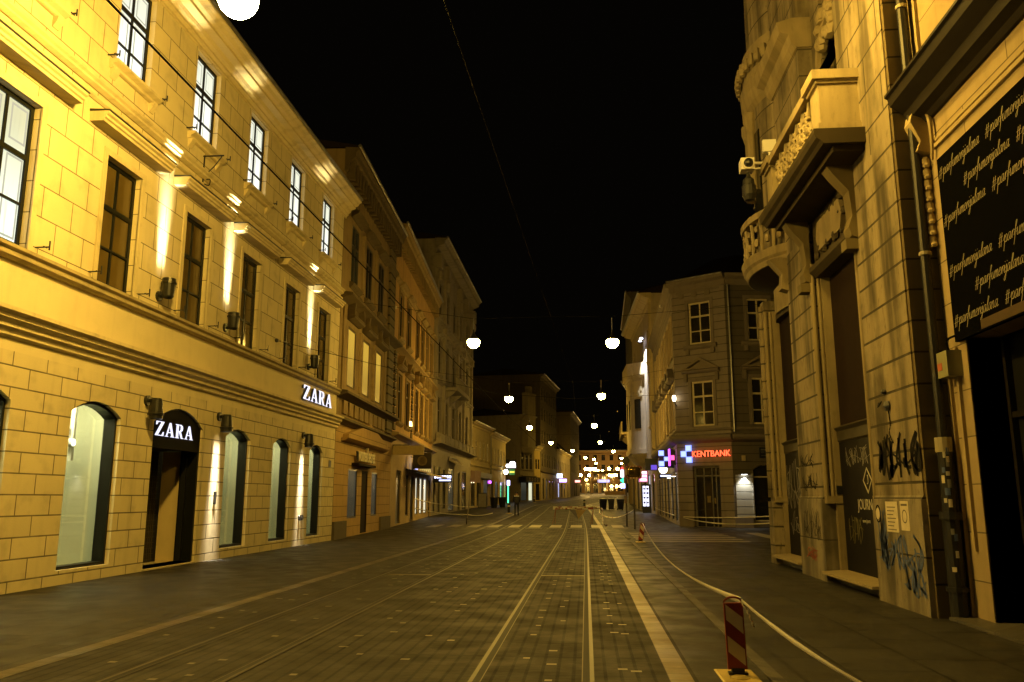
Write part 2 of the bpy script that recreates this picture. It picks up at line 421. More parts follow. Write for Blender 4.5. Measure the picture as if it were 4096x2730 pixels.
P_pave = paving('pavement_slabs', (.031, .029, .025), 1.2, .8, .018, None, .55, .08, .2, .5)
P_setts = paving('tram_road_setts', (.031, .028, .022), 4.4, .145, .019, (2.4, 4.4), .7, .05, .06, slabm=.02, cross=.12)
P_side = paving('side_street_asphalt', (.045, .042, .038), 30, 30, .001, None, .55, .8, .1)
P_gutter = paving('gutter_concrete', (.031, .029, .025), 1.6, 5, .012, None, .5, .3, .12)
P_strip = paving('pale_edge_stone', (.21, .175, .12), .26, .35, .008, None, .42, .35, .16, blotch=.3)
P_kerb = paving('granite_kerb', (.09, .083, .07), 1.0, 5, .008, None, .55, .35, .15)
M_rail = plain('rail_steel', (.065, .056, .04), .42, 0, .3, .35)
M_groove = plain('rail_groove', (.006, .006, .005), .7)
M_mark = plain('road_paint', (.34, .31, .25), .5, 0, .4, nscale=3)
M_stud = plain('polished_stone', (.16, .14, .10), .42, 0, .5, nscale=2)

g = sheet('ground', lambda y: -420, lambda y: 420, -.06, plain('earth', (.06, .055, .05), .9), [-300, -40] + YS + [600], False)
sheet('pavement', lambda y: -40, lambda y: -5.45 + shift(y), 0.0, P_pave, YS, False, 6)
sheet('pavement', lambda y: .95 + shift(y), lambda y: 40, 0.0, P_pave, YS, False, 6)
sheet('tram_road', -5.45, .95, .004, P_setts, YS, True, 6)
ysf = [y for y in YS if -10 <= y <= 290]
sheet('edge_strip', .70, .91, .009, P_strip, [y for y in YS if y <= 300])
sheet('edge_strip', -5.42, -5.20, .009, paving('worn_edge_stone', (.10, .083, .058), .26, .35, .008, None, .4, .35, .2, blotch=.5), [y for y in YS if y <= 300])
sheet('gutter', .95, 1.58, .006, P_gutter, [y for y in YS if y <= 30])
mb = MB()
for a, b in ((-40, 30.4), (33.5, 44.8)): mb.box(1.58, 1.70, a, b, -.05, .028)
tag(mb.build('kerb', P_kerb), kind='structure')
pts = [(-5.96, -30), (-5.96, 8.4), (-5.93, 10), (-5.88, 12), (-5.55, 16), (-5.5, 19), (-5.5, 40)]
mb = MB()
for (x0, y0), (x1, y1) in zip(pts, pts[1:]): mb.quad((x0 - .07, y0, .004), (x0 + .07, y0, .004), (x1 + .07, y1, .004), (x1 - .07, y1, .004))
mb.flat = True
tag(mb.build('pavement_drain_channel', plain('drain_slot', (.02, .018, .015), .7)), kind='structure')
# rails: bright head, dark groove inside, thin keeper lip
for rx, side in ((0.0, -1), (-1.02, 1), (-3.2, -1), (-4.24, 1)):
    mb = MB(); ys = [y for y in YS if -12 <= y <= 330]
    fine = []
    for a, b in zip(ys, ys[1:]): fine += [a + (b - a) * k / 2 for k in range(2)]
    for nm, x0, x1, z, mt in (('rail', rx, rx - side * .040, .013, M_rail), ('rail_groove', rx + side * .062, rx, .008, M_groove), ('rail_lip', rx + side * .072, rx + side * .062, .013, M_rail)):
        s = sheet(nm, x0, x1, z, mt, fine)
# polished stones among the setts, two across every three quarters of a metre
mb = MB(); mb.flat = True
for xc in (-.36, -.62, .28, .45, -1.55, -1.85, -2.35, -2.65, -3.6, -3.85, -4.65, -4.9):
    y = 5.2 + random.random()
    while y < 44:
        if random.random() < .5:
            x = xc + random.uniform(-.03, .03) + shift(y)
            w = .032 + random.random() * .02; mb.quad((x - w, y - .035, .0095), (x + w, y - .035, .0095), (x + w, y + .035, .0095), (x - w, y + .035, .0095))
        y += .72
tag(mb.build('paving_studs', M_stud), kind='structure')
# drain grating line across the near track
mb = MB(); mb.box(-.95, -.07, 17.6, 17.72, .004, .0125); mb.box(-4.18, -3.27, 17.6, 17.72, .004, .0125)
tag(mb.build('track_drain', M_stud), kind='structure')
# crossings
mb = MB(); mb.flat = True
for k in range(-7, 3):
    x = -.55 + k * 1.1; z = gz(45.5) + .0105
    mb.quad((x - .3, 44.2, gz(44.2) + .012), (x + .3, 44.2, gz(44.2) + .012), (x + .3, 47.2, gz(47.2) + .014), (x - .3, 47.2, gz(47.2) + .014))
for k in range(-7, 3):
    x = -.55 + k * 1.1 + .03; mb.quad((x - .42, 43.2, gz(43.2) + .012), (x + .42, 43.2, gz(43.2) + .012), (x + .42, 43.35, gz(43.3) + .012), (x - .42, 43.35, gz(43.3) + .012))
tag(mb.build('tram_road_crossing_marking', M_mark), kind='structure')
mb = MB(); mb.flat = True
mb.quad((1.75, 31.0, .004), (40, 31.0, .004), (40, 42.3, .02), (1.75, 42.3, .02))
tag(mb.build('side_street_road', P_side), kind='structure')
mb = MB(); mb.flat = True
for k in range(7):
    y = 31.6 + k * 1.55; mb.quad((1.9, y, .013 + .0013 * k), (6.0, y, .013 + .0013 * k), (6.0, y + .62, .013 + .0013 * k), (1.9, y + .62, .013 + .0013 * k))
mb.quad((7.2, 31.9, .016), (7.8, 31.9, .016), (7.8, 39.5, .022), (7.2, 39.5, .022))
tag(mb.build('side_street_crossing_marking', M_mark), kind='structure')

# ================================================================== LEFT: pale yellow store
C_y = (.72, .63, .40)
Mz_wall = plaster('yellow_ashlar', C_y, .585, .86, .78, .012, .3, .22, z0=.14, tone=.80, dcol=(.30, .23, .11))
Mz_base = plaster('yellow_ground_ashlar', C_y, .362, .92, .8, .014, .35, .22, z0=.19, tone=.82, dcol=(.28, .22, .11))
Mz_plain = plaster('yellow_plaster', C_y, 0, 0, 0, 0, .12, .08)
Mz_trim = plaster('yellow_mouldings', (.66, .57, .35), 0, 0, 0, 0, .5, .4, dcol=(.16, .12, .06))
Mz_ledge = plaster('weathered_ledge', (.42, .35, .20), 0, 0, 0, 0, .5, .35)
FZ, LZ = frame((-9.75, -2.0), (-9.75, 31.75)); Z0 = lambda Y: Y + 2.0
zb = thing('yellow_store_building', 'three storey pale yellow ashlar store with black arched shop windows and lit upper windows', 'building', (-9.75, 14.0, 0))
cent = [15.95 + 3.455 * k for k in range(-4, 5) if 15.95 + 3.455 * k > 0]
upo = [op(Z0(c), 10.6, 1.36, 2.33) for c in cent]; flo = [op(Z0(c), 5.88, 1.36, 2.68) for c in cent]
gro = [op(Z0(c), .26, w, 2.97, .26) for c, w in ((2.1, 1.65), (5.5, 1.65), (8.95, 1.65), (12.37, 1.72), (15.79, 1.72), (22.68, 1.68), (26.1, 1.6), (29.55, 1.5))]
door = op(Z0(19.22), .03, 2.44, 3.27, .40)
wall(LZ, -.1, 4.06, gro + [door], .34).build('ground_floor_wall', Mz_base, zb, FZ)
wall(LZ, 4.06, 5.66, []).build('plain_band', Mz_plain, zb, FZ)
wall(LZ, 5.66, 13.2, upo + flo, .2).build('upper_wall', Mz_wall, zb, FZ)
body(LZ, 13.4, 11, Mz_plain, zb, FZ)
MB().mould([(.03, 4.26), (.07, 4.30), (.07, 4.38), (.14, 4.42), (.14, 4.48), (.22, 4.55), (.22, 4.61), (.30, 4.66), (.30, 4.73), (.06, 4.78)], -.05, LZ + .12).build('shop_cornice', Mz_trim, zb, FZ)
MB().mould([(.06, 5.58), (.13, 5.63), (.13, 5.71), (.19, 5.75), (.19, 5.81), (.03, 5.85)], -.05, LZ + .06).build('sill_ledge', Mz_ledge, zb, FZ)
MB().mould([(.03, 9.46), (.08, 9.5), (.08, 9.55), (.03, 9.58)], 0, LZ + .03).build('string_course', Mz_trim, zb, FZ)
MB().mould([(.04, 9.68), (.12, 9.73), (.12, 9.78), (.17, 9.82), (.17, 9.87), (.03, 9.91)], 0, LZ + .05).build('string_course', Mz_trim, zb, FZ)
MB().mould([(.05, 12.98), (.05, 13.06), (.12, 13.10), (.12, 13.17), (.2, 13.22), (.24, 13.32), (.42, 13.38), (.42, 13.46), (.52, 13.5), (.58, 13.6), (.66, 13.64), (.66, 13.70), (.1, 13.74)], -.1, LZ + .25).build('roof_cornice', Mz_trim, zb, FZ)
mb = MB(); mb.loops([[(x, -.62, 13.74), (x, 5.5, 16.6), (x, 11.2, 13.74)] for x in (-.1, LZ + .2)]); rf = mb.build('roof', M_roof, zb, FZ)
MB().tube([(-.1, -.66, 13.78), (LZ + .3, -.66, 13.78)], .05, 8).build('gutter', M_zinc, rf, FZ)
# attic guard rail on the roof
L_up = litpane('lit_upper_pane', (.62, .64, .50), (.92, .92, .80), 1.45, 10.7, 12.9)
L_fl = litpane('lit_first_floor_pane', (.48, .50, .33), (.80, .90, .76), 1.4, 6.0, 8.4)
M_dim = plain('dim_brown_pane', (.10, .07, .02), .12, 0, .5, .6, .8)
Mw_black = plain('black_window_frame', (.008, .009, .007), .45, 0, .2, .2)
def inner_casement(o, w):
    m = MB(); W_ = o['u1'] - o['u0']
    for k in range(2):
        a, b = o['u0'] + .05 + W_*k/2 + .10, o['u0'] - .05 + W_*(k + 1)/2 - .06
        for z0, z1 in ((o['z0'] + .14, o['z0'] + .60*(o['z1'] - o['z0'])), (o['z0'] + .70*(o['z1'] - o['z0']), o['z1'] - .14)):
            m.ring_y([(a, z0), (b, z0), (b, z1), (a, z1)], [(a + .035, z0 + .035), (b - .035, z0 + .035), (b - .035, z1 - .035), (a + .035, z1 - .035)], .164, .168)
    m.build('inner_casement', emit('emissive_inner_casement', (.60, .60, .47), .82), w, FZ)  # bars emit, so room light on them is put into the material
for i, o in enumerate(upo):
    w = window(o, Mw_black, L_up, zb, FZ, .2, .085, 2, (.28, .645), .06, thick=(.045, .10))
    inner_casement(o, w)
    c = (o['u0'] + o['u1']) / 2; m = MB()
    m.mould([(.05, 10.40), (.09, 10.42), (.09, 10.48), (.2, 10.53), (.2, 10.59), (.02, 10.60)], c - .92, c + .92)
    for s in (-1, 1): m.mould([(.02, 10.20), (.1, 10.32), (.12, 10.41)], c + s * .78 - .09, c + s * .78 + .09)
    m.build('window_sill', Mz_trim, zb, FZ)
    m = MB()
    for s in (-1, 1): m.box(c + s * .99 - .012, c + s * .99 + .012, -.26, 0, 10.62, 10.645); m.box(c + s * .99 - .01, c + s * .99 + .01, -.27, -.25, 10.58, 10.72); m.box(c + s * .99 - .05, c + s * .99 + .05, -.19, -.17, 10.62, 10.64); m.build('flower_box_hook', M_iron, zb, FZ); m = MB()
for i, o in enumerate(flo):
    lit = i in (0, 1, 2, 3)
    w = window(o, Mw_black, L_fl if lit else M_dim, zb, FZ, .2, .085, 2, (.30, .625), .06, thick=(.045, .10))
    surround(o, .13, .035, Mz_trim, zb, FZ)
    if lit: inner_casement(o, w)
    c = (o['u0'] + o['u1']) / 2; m = MB()
    m.mould([(.30, 8.98), (.31, 9.03), (.35, 9.05), (.35, 9.10), (.40, 9.13), (.40, 9.18), (.03, 9.20)], c - 1.38, c + 1.38); MB().mould([(.42, 9.185), (.425, 9.205), (.02, 9.23)], c - 1.40, c + 1.40).build('hood_shadow_flashing', M_black, zb, FZ)  # black flashing strip also stands in for shadow on the hood's upper edge
    m.build('window_hood', Mz_trim, zb, FZ)
    m = MB()
    for s in (-1, 1): m.box(c + s * .92 - .012, c + s * .92 + .012, -.27, 0, 5.98, 6.0); m.box(c + s * .92 - .01, c + s * .92 + .01, -.28, -.26, 5.93, 6.1); m.box(c + s * .92 - .05, c + s * .92 + .05, -.2, -.18, 5.98, 6.0); m.build('flower_box_hook', M_iron, zb, FZ); m = MB()
# shop windows: a pale display recess behind black arched frames
M_disp = plain('display_wall', (.52, .54, .42), .7, 0, .12, .3, 1.2)
M_glass = glass('shop_glass', (.92, .92, .84), .08)
for i, o in enumerate(gro):
    c = (o['u0'] + o['u1']) / 2
    f = MB(); f.ring_y(arch_pts(o), arch_pts(o, .06), .09, .34)
    w = f.build('shop_window', Mw_black, zb, FZ)
    p = MB(); p.prism_y(arch_pts(o, .04), .30, .31); p.build('pane', M_glass, w, FZ)
    r = MB(); a, b, y1, z1 = c - 1.25, c + 1.25, 1.45, 3.95
    r.quad((a, y1, .2), (b, y1, .2), (b, y1, z1), (a, y1, z1)); r.quad((a, .36, .2), (b, .36, .2), (b, y1, .2), (a, y1, .2)); r.quad((a, .36, z1), (b, .36, z1), (b, y1, z1), (a, y1, z1))
    for x in (a, b): r.quad((x, .36, .2), (x, y1, .2), (x, y1, z1), (x, .36, z1))
    r.build('display_recess', M_disp, w, FZ)
    s = MB(); s.tube([(c + .62, 1.4, 3.0), (c + .62, .95, 3.0)], .03); s.tube([(c + .62, .98, 2.72), (c + .62, .98, 3.0)], .025); s.lathe([(.0, 0), (.085, 0), (.085, .17), (.0, .17)], (c + .62, .86, 2.72), 12, axis='y')
    s.box(c + .66, c + .74, .9, .98, 2.35, 3.95)
    sp = s.build('display_spotlight', M_white, w, FZ)
    s = MB(); s.lathe([(.0, 0), (.07, 0), (.07, .012), (0, .012)], (c + .62, .845, 2.72), 12, axis='y'); s.build('lens', emit('spot_lens', (.95, 1, .9), 7), sp, FZ)
    d = bpy.data.lights.new('display_light', 'AREA'); d.energy = (150 if i < 5 else 70) ; d.size = .7; d.color = (1, .93, .58)
    l = bpy.data.objects.new('display_light', d); COL.objects.link(l); l.parent = zb; l.location = FZ @ Vector((c, .9, 3.9)) - zb.location
# entrance: black lining, half open lattice leaf and a plain inner wall
o = door
f = MB(); f.ring_y(arch_pts(o, 0, 12, .05), arch_pts(o, .07, 12, .05), .06, .5)
dr = f.build('entrance', Mw_black, zb, FZ)
pts = [(o['u0'] + .05, 2.72), (o['u1'] - .05, 2.72)] + [(u, otop(o, u) - .04) for u in [o['u1'] - .05 - (o['u1'] - o['u0'] - .1) * k / 12 for k in range(13)]]
MB().prism_y(pts, .05, .12).build('sign_panel', plain('matt_black_panel', (.006, .006, .006), .7, 0, .1, .05), dr, FZ)
MB().box(o['u1'] - .02, o['u1'] + .06, .36, 1.0, .02, 2.74).build('side_panel', plaster('entrance_side_panel', (.62, .50, .26), 0, 0, 0, 0, .15, .1), dr, FZ)
m = MB(); m.quad((o['u0'] - .05, 1.12, 0), (o['u1'] + .4, 1.12, 0), (o['u1'] + .4, 1.12, 2.8), (o['u0'] - .05, 1.12, 2.8)); m.quad((o['u0'] - .04, .36, 2.76), (o['u1'] + .1, .36, 2.76), (o['u1'] + .1, 1.2, 2.76), (o['u0'] - .04, 1.2, 2.76)); m.quad((o['u0'], .36, 0), (o['u0'], 1.2, 0), (o['u0'], 1.2, 2.8), (o['u0'], .36, 2.8))
m.build('entrance_lining', plain('dark_lining', (.03, .025, .012), .6), dr, FZ)
m = MB()
for k in range(24): m.box(o['u0'] + .1 * k, o['u0'] + .015 + .1 * k, 1.06, 1.075, .06, 2.72)
for k in range(20): m.box(o['u0'], o['u1'], 1.075, 1.09, .08 + k * .135, .095 + k * .135)
m.build('lattice_gate', plain('gate_steel', (.10, .085, .05), .5, .5), dr, FZ)
m = MB(); m.box(o['u0'] - .02, o['u1'] + .02, -.02, 1.55, -.05, .02); m.build('doorstep', plaster('step_stone', (.45, .4, .27), 0, 0, 0, 0, .2, .0), dr, FZ)
m = MB(); m.box(o['u1'] - .16, o['u1'] - .08, .3, .42, .06, 2.72); m.build('door_post', M_black, dr, FZ)
# small intercom plates and number sign on the piers
m = MB(); m.box(Z0(21.3), Z0(21.42), -.03, 0, 1.42, 1.75); m.build('intercom', M_iron, zb, FZ)
m = MB()
for k in range(2): m = MB(); m.lathe([(.0, 0), (.09, 0), (.09, .05), (0, .05)], (Z0(28.0 + k * .24), -.05, .93), 12, axis='y'); m.build('vent_cap', M_iron, zb, FZ)
m = MB(); m.box(Z0(31.05), Z0(31.3), -.02, .0, 2.75, 3.0); m.build('house_number', plain('blue_enamel', (.03, .04, .08), .3), zb, FZ)
# signs
E_zara = emit('white_sign_light', (.80, .80, 1.0), 1.35)
s1 = thing('store_sign', 'white backlit serif letters on the black panel over the arched entrance', 'sign', FZ @ Vector((Z0(19.1), .2, 3.0)))
zara(Z0(18.16), Z0(20.0), 3.0, 3.33, .03, .045).build('letters', E_zara, s1, FZ)
s2 = thing('store_sign', 'white backlit serif letters high on the plain yellow band under the last uplight', 'sign', FZ @ Vector((Z0(29.2), -.1, 5.0)))
zara(Z0(27.62), Z0(30.85), 4.96, 5.45, -.10, -.085).build('letters', E_zara, s2, FZ)
zara(Z0(27.60), Z0(30.83), 4.955, 5.445, -.08, -.02).build('backing', M_black, s2, FZ)
# wall washers
def washer(Y, z, up, on, label):
    t = thing('wall_spotlight', label, 'spotlight', FZ @ Vector((Z0(Y), 0, z)), 'black spotlights on the yellow facade')
    s = 1 if up else -1
    m = MB(); m.lathe([(.0, -.06), (.12, -.06), (.12, .0), (0, .0)], (Z0(Y), 0, z - s*.1), 12, axis='y'); m.build('wall_plate', M_black, t, FZ)
    m = MB(); m.tube([(Z0(Y), -.05, z - s*.1), (Z0(Y), -.2, z - s*.1), (Z0(Y), -.2, z - s*.03)], .045, 8); m.build('arm', M_black, t, FZ)
    m = MB(); m.lathe([(.10, -.2*s), (.13, -.16*s), (.155, .12*s), (.175, .13*s), (.175, .17*s), (.15, .18*s), (.15, .26*s), (.12, .26*s), (.12, .16*s), (.0, .16*s)], (Z0(Y), -.24, z + s*.05), 16, caps=False); m.build('housing', M_black, t, FZ, smooth=False)
    if on:
        m = MB(); m.lathe([(.0, .0), (.11, .0), (.11, .01), (.0, .01)], (Z0(Y), -.24, z + s*.22), 14); m.build('lens', emit('washer_lens', (1, .86, .6), 12), t, FZ)
        d = bpy.data.lights.new('washer_beam', 'AREA'); d.shape = 'RECTANGLE'; d.size = .34; d.size_y = .20; d.spread = R(20); d.energy = 26 if up else 20; d.color = (1, .84, .46) if up else (1, .86, .66)
        l = bpy.data.objects.new('washer_beam', d); COL.objects.link(l); l.parent = t
        p = FZ @ Vector((Z0(Y), -.15, z + s*.33)); l.location = p - t.location
        l.rotation_euler = (FZ.to_3x3() @ Vector((0, .075, s))).to_track_quat('-Z', 'Y').to_euler()
washer(17.72, 6.25, True, True, 'black spotlight shining up between the first and second dark windows')
washer(21.3, 6.25, True, True, 'black spotlight shining up between the second and third dark windows')
washer(28.2, 6.25, True, True, 'farthest uplight on the yellow facade above the shop sign letters')
washer(17.6, 3.62, False, False, 'unlit black spotlight drooping left of the arched store entrance')
washer(21.3, 3.62, False, True, 'black spotlight shining down right of the arched store entrance')
washer(28.0, 3.62, False, True, 'black spotlight shining down on the pier before the last arched window')
# scroll bracket under an upper sill
br = thing('iron_bracket', 'small black scrolled iron bracket under the second lit upper window', 'bracket', FZ @ Vector((Z0(19.4), 0, 10.0)))
m = MB(); m.tube([(Z0(19.4), 0, 10.3), (Z0(19.4), -.55, 10.3)], .02, 6); m.tube([(Z0(19.4), -.03, 10.32), (Z0(19.4), -.03, 9.5)], .02, 6)
m.tube([(Z0(19.4), -.05, 9.75), (Z0(19.4), -.3, 10.0), (Z0(19.4), -.5, 10.28)], .015, 6)
m.tube(smooth_line([(Z0(19.4), -.05, 9.55), (Z0(19.4), -.2, 9.5), (Z0(19.4), -.22, 9.65), (Z0(19.4), -.12, 9.66)]), .015, 6); m.build('scroll', M_iron, br, FZ)

# ================================================================== generic town house
M_frame_w = plain('pale_window_frame', (.55, .48, .34), .5)
M_frame_d = plain('dark_window_frame', (.05, .04, .03), .5)
M_shopdark = plain('dark_shopfront', (.018, .016, .014), .3)
def hood(kind, c, w, z, mat, b, F):
    m = MB()
    if kind == 'flat': m.mould([(.08, z), (.14, z + .1), (.32, z + .16), (.36, z + .28), (.05, z + .34)], c - w/2 - .3, c + w/2 + .3)
    if kind == 'ped':
        m.mould([(.1, z), (.3, z + .08), (.34, z + .16), (.05, z + .2)], c - w/2 - .3, c + w/2 + .3)
        m.ring_y([(c - w/2 - .34, z + .2), (c + w/2 + .34, z + .2), (c, z + .85)], [(c - w/2 - .02, z + .28), (c + w/2 + .02, z + .28), (c, z + .68)], -.32, .02)
        m.prism_y([(c - w/2, z + .2), (c + w/2, z + .2), (c, z + .75)], -.05, .02)
    if kind == 'round':
        m.mould([(.1, z), (.3, z + .08), (.34, z + .16), (.05, z + .2)], c - w/2 - .3, c + w/2 + .3)
        k = 12; rr = w/2 + .3
        m.ring_y([(c + rr*math.cos(math.pi*i/k), z + .2 + rr*.95*math.sin(math.pi*i/k)) for i in range(k+1)], [(c + (rr-.16)*math.cos(math.pi*i/k), z + .24 + (rr-.18)*.95*math.sin(math.pi*i/k)) for i in range(k+1)], -.32, .02)
        m.prism_y([(c + (rr-.1)*math.cos(math.pi*i/k), z + .2 + (rr-.1)*.95*math.sin(math.pi*i/k)) for i in range(k+1)], -.06, .02)
    m.build('window_hood', mat, b, F)
def house(name, label, A, B, H, D, mat, trim, floors, ground=(), base=0., gmat=None, gz1=0., cornice=.7, rise=1.1, bands=(), fmat=None, corn_h=.7, dentils=0, cat='building', roofm=None, dep=.13):
    z0 = base
    F, L = frame(A, B, z0); b = thing(name, label, cat, ((A[0]+B[0])/2, (A[1]+B[1])/2, z0)); fmat = fmat or M_frame_w
    ops = []
    for fl in floors: ops += [op(u, fl['z'], fl['w'], fl['h'], fl.get('rise', 0)) for u in fl['u']]
    gops = [op(u, z, w, h, r) for (u, z, w, h, r, *_) in ground]
    if gmat:
        wall(L, -.5, gz1, gops, dep).build('ground_floor_wall', gmat, b, F); wall(L, gz1, H, ops, dep).build('wall', mat, b, F)
    else: wall(L, -.5, H, ops + gops, dep).build('wall', mat, b, F)
    body(L, H, D, mat, b, F)
    if cornice: 
        cm = MB(); cm.mould([(.05, H - corn_h), (.12, H - corn_h + .08), (.16, H - corn_h*.6), (cornice*.75, H - corn_h*.4), (cornice*.8, H - corn_h*.2), (cornice, H - .08), (cornice, H), (.1, H + .03)], -.08, L + .08)
        if dentils:
            k = int(L / dentils)
            for i in range(k): u = (i + .5) * L / k; cm.box(u - dentils*.22, u + dentils*.22, -cornice*.62, .02, H - corn_h - .28, H - corn_h*.42)
        cm.build('roof_cornice', trim, b, F)
    for z, o_ in bands: MB().mould([(.04, z), (o_*.5, z + .08), (o_, z + .14), (o_, z + .24), (.03, z + .3)], -.04, L + .04).build('string_course', trim, b, F)
    roof(L, H + .03, D, rise, roofm or M_roof, b, F, cornice)
    for fl in floors:
        for i, u in enumerate(fl['u']):
            o = op(u, fl['z'], fl['w'], fl['h'], fl.get('rise', 0)); pm = fl.get('pane', M_dkglass)
            if isinstance(pm, (list, tuple)): pm = pm[i % len(pm)]
            window(o, fl.get('frame', fmat), pm, b, F, dep, .08, fl.get('cols', 2), fl.get('rows', (.66,)), .07)
            if fl.get('sur'): surround(o, .16, .06, trim, b, F)
            hk = fl.get('hood')
            if isinstance(hk, (list, tuple)): hk = hk[i % len(hk)]
            if hk: hood(hk, u, fl['w'], fl['z'] + fl['h'] + .22, trim, b, F)
            if fl.get('sill', 1): MB().mould([(.04, fl['z'] - .26), (.16, fl['z'] - .16), (.2, fl['z'] - .04), (.02, fl['z'])], u - fl['w']/2 - .22, u + fl['w']/2 + .22).build('window_sill', trim, b, F)
    for (u, z, w, h, r, kind, *pm) in ground:
        o = op(u, z, w, h, r)
        if kind == 'door':
            d = MB(); d.ring_y(arch_pts(o), arch_pts(o, .1), dep - .06, dep); d.box(o['u0'] + .09, o['u1'] - .09, dep - .03, dep, z, z + h); d.build('door', pm[0] if pm else M_shopdark, b, F)
        else: window(o, M_shopdark if kind == 'shop' else M_frame_d, pm[0] if pm else M_dkglass, b, F, dep, .07, 1 if kind == 'shop' else 2, (), .05, 'shop_window')
    return b, F, L
def put(F, b, name, mat, fn):
    m = MB(); r = fn(m)
    if hasattr(r, '__next__'):          # one object per yield
        o = None
        for _ in r: o = m.build(name, mat, b, F); m.v = []; m.f = []
        return o
    return m.build(name, mat, b, F)
def many(fn, items):
    def g(m):
        for it in items: fn(m, it); yield
    return g

# ------------------------------------------------------------------ ochre house next door
C_o = (.28, .205, .10)
Mo_wall = plaster('ochre_plaster', C_o, 0, 0, 0, 0, .45, .45)
Mo_gr = plaster('ochre_ground_ashlar', (.50, .34, .14), .42, 3.0, .6, .012, .25, .2)
Mo_trim = plaster('sooty_mouldings', (.13, .10, .055), 0, 0, 0, 0, .6, .5)
Mo_pil = plaster('sooty_rustication', (.16, .13, .075), .46, 8, .95, .05, .55, .45)
L_ws = litpane('amber_lit_blind', (1.0, .60, .07), (.62, .36, .05), .62, 6.3, 8.3)
M_coolshop = litpane('dim_grey_shop_pane', (.10, .10, .07), (.03, .035, .03), .5, .8, 3.0)
bo, FO, LO = house('ochre_house', 'sooty ochre three storey house with three amber lit first floor windows beside the yellow store', (-9.76, 31.82), (-10.33, 43.6), 16.0, 11, Mo_wall, Mo_trim,
  [dict(z=6.15, h=2.55, w=1.45, u=[2.2, 5.1, 8.0], hood='round', pane=[L_ws], frame=Mo_trim, rows=(), cols=1, sill=0), dict(z=10.6, h=2.6, w=1.35, u=[2.2, 5.1, 8.0], hood='flat', pane=[plain('blueish_pane', (.05, .06, .06), .08), M_dkglass, M_dkglass], frame=M_frame_d)],
  [(3.2, .75, 1.7, 2.05, 0, 'shop', M_coolshop), (5.6, .05, 1.35, 2.75, 0, 'door', M_brown), (7.75, .75, 1.3, 2.05, 0, 'shop', M_coolshop)], gmat=Mo_gr, gz1=4.55, bands=((4.5, .3), (5.55, .42), (9.55, .5), (13.6, .2)), dentils=.55, corn_h=1.0, cornice=.55, dep=.08)
def f(m):
    for (z0, z1) in ((4.9, 9.5), (9.9, 14.9)): m.box(9.9, 11.35, -.12, .03, z0, z1); yield
put(FO, bo, 'pilaster', Mo_pil, f)
def f(m):
    for u in (3.65, 6.55):
        m.lathe([(.13, 0), (.13, .3), (.1, .36), (.09, 2.4), (.14, 2.6), (.14, 2.7)], (u, .0, 6.1), 10); yield
        m.lathe([(.13, 0), (.1, .3), (.09, 2.4), (.14, 2.7)], (u, .0, 10.6), 10); yield
    for u in (.7, 9.45): m.box(u - .25, u + .25, -.06, .03, 5.9, 9.5); yield
put(FO, bo, 'engaged_column', Mo_wall, f)
def f(m):
    for k in range(9): m.box(.8 + k * 1.0, 1.5 + k * 1.0, -.09, .03, 4.95, 5.5)
put(FO, bo, 'parapet_panels', Mo_wall, f)
put(FO, bo, 'shop_pediment', Mo_gr, lambda m: (m.prism_y([(1.2, 3.98), (9.7, 3.98), (9.7, 4.15), (5.5, 4.9), (1.2, 4.15)], -.24, .02), m.mould([(.05, 3.86), (.2, 3.9), (.3, 3.98)], .9, 9.9)))
put(FO, bo, 'wall_plinth', plaster('dark_plinth', (.14, .12, .09)), many(lambda m, q: m.box(q[0], q[1], -.1, .02, -.2, .68), ((-.02, 2.0), (9.2, 11.7))))
ws = thing('shop_sign', 'pale raised lower case letters on the orange shop front of the ochre house', 'sign', FO @ Vector((5.9, -.2, 3.2)))
m = text_mb("women'secret", .92, .012, 0, .66, 'CENTER', .0); m.build('letters', plain('cream_letters', (.75, .68, .45), .5), ws, FO @ T((4.95, -.22, 3.16)))
m = text_mb("women'secret", .92, .012, 0, .66, 'CENTER', .0); m.build('backing', M_black, ws, FO @ T((4.87, -.14, 3.16)))  # offset black copy of the letters, standing in for their shadow
put(FO, ws, 'ledge', M_brown, lambda m: m.box(2.9, 6.6, -.3, 0, 2.96, 3.06))

# ------------------------------------------------------------------ orange lit house with pediments
C_3 = (.54, .35, .14)
M3 = plaster('orange_plaster', C_3, 0, 0, 0, 0, .4, .4); M3t = plaster('orange_mouldings', (.36, .27, .13), 0, 0, 0, 0, .5, .4)
M3g = plaster('orange_ground', (.46, .35, .20), 0, 0, 0, 0, .4, .3)
L_shop = litpane('bright_shop_pane', (.95, .90, .66), (.85, .76, .50), 1.0, .4, 2.6)
b3, F3, L3 = house('pedimented_house', 'orange plastered house with pedimented and round hooded windows above a lit shop', (-10.35, 43.72), (-11.62, 62.5), 16.6, 11, M3, M3t,
  [dict(z=5.7, h=2.7, w=1.4, u=[2.3, 5.4, 9.4, 12.0, 14.6, 17.2], hood=['ped', 'ped', 'round', 'round', 'round', 'ped'], frame=M_frame_d, sur=1), dict(z=10.5, h=2.6, w=1.35, u=[2.3, 5.4, 9.4, 12.0, 14.6, 17.2], hood='flat', frame=M_frame_d, sur=1)],
  [(2.9, .05, 1.8, 2.95, 0, 'door', M_shopdark), (6.3, .4, 1.3, 2.5, 0, 'shop', M_dkglass), (8.3, .05, 1.5, 2.75, 0, 'door', M_shopdark), (10.6, .4, 1.2, 2.4, 0, 'shop', L_shop), (12.9, .4, 1.5, 2.4, 0, 'shop', L_shop), (15.2, .4, 1.9, 2.4, 0, 'shop', L_shop), (17.6, .05, 1.1, 2.7, 0, 'door', M_brown)],
  gmat=M3g, gz1=4.75, bands=((4.7, .4), (9.5, .45), (13.4, .2)), base=gz(50), dentils=.5, corn_h=1.0, cornice=.6)
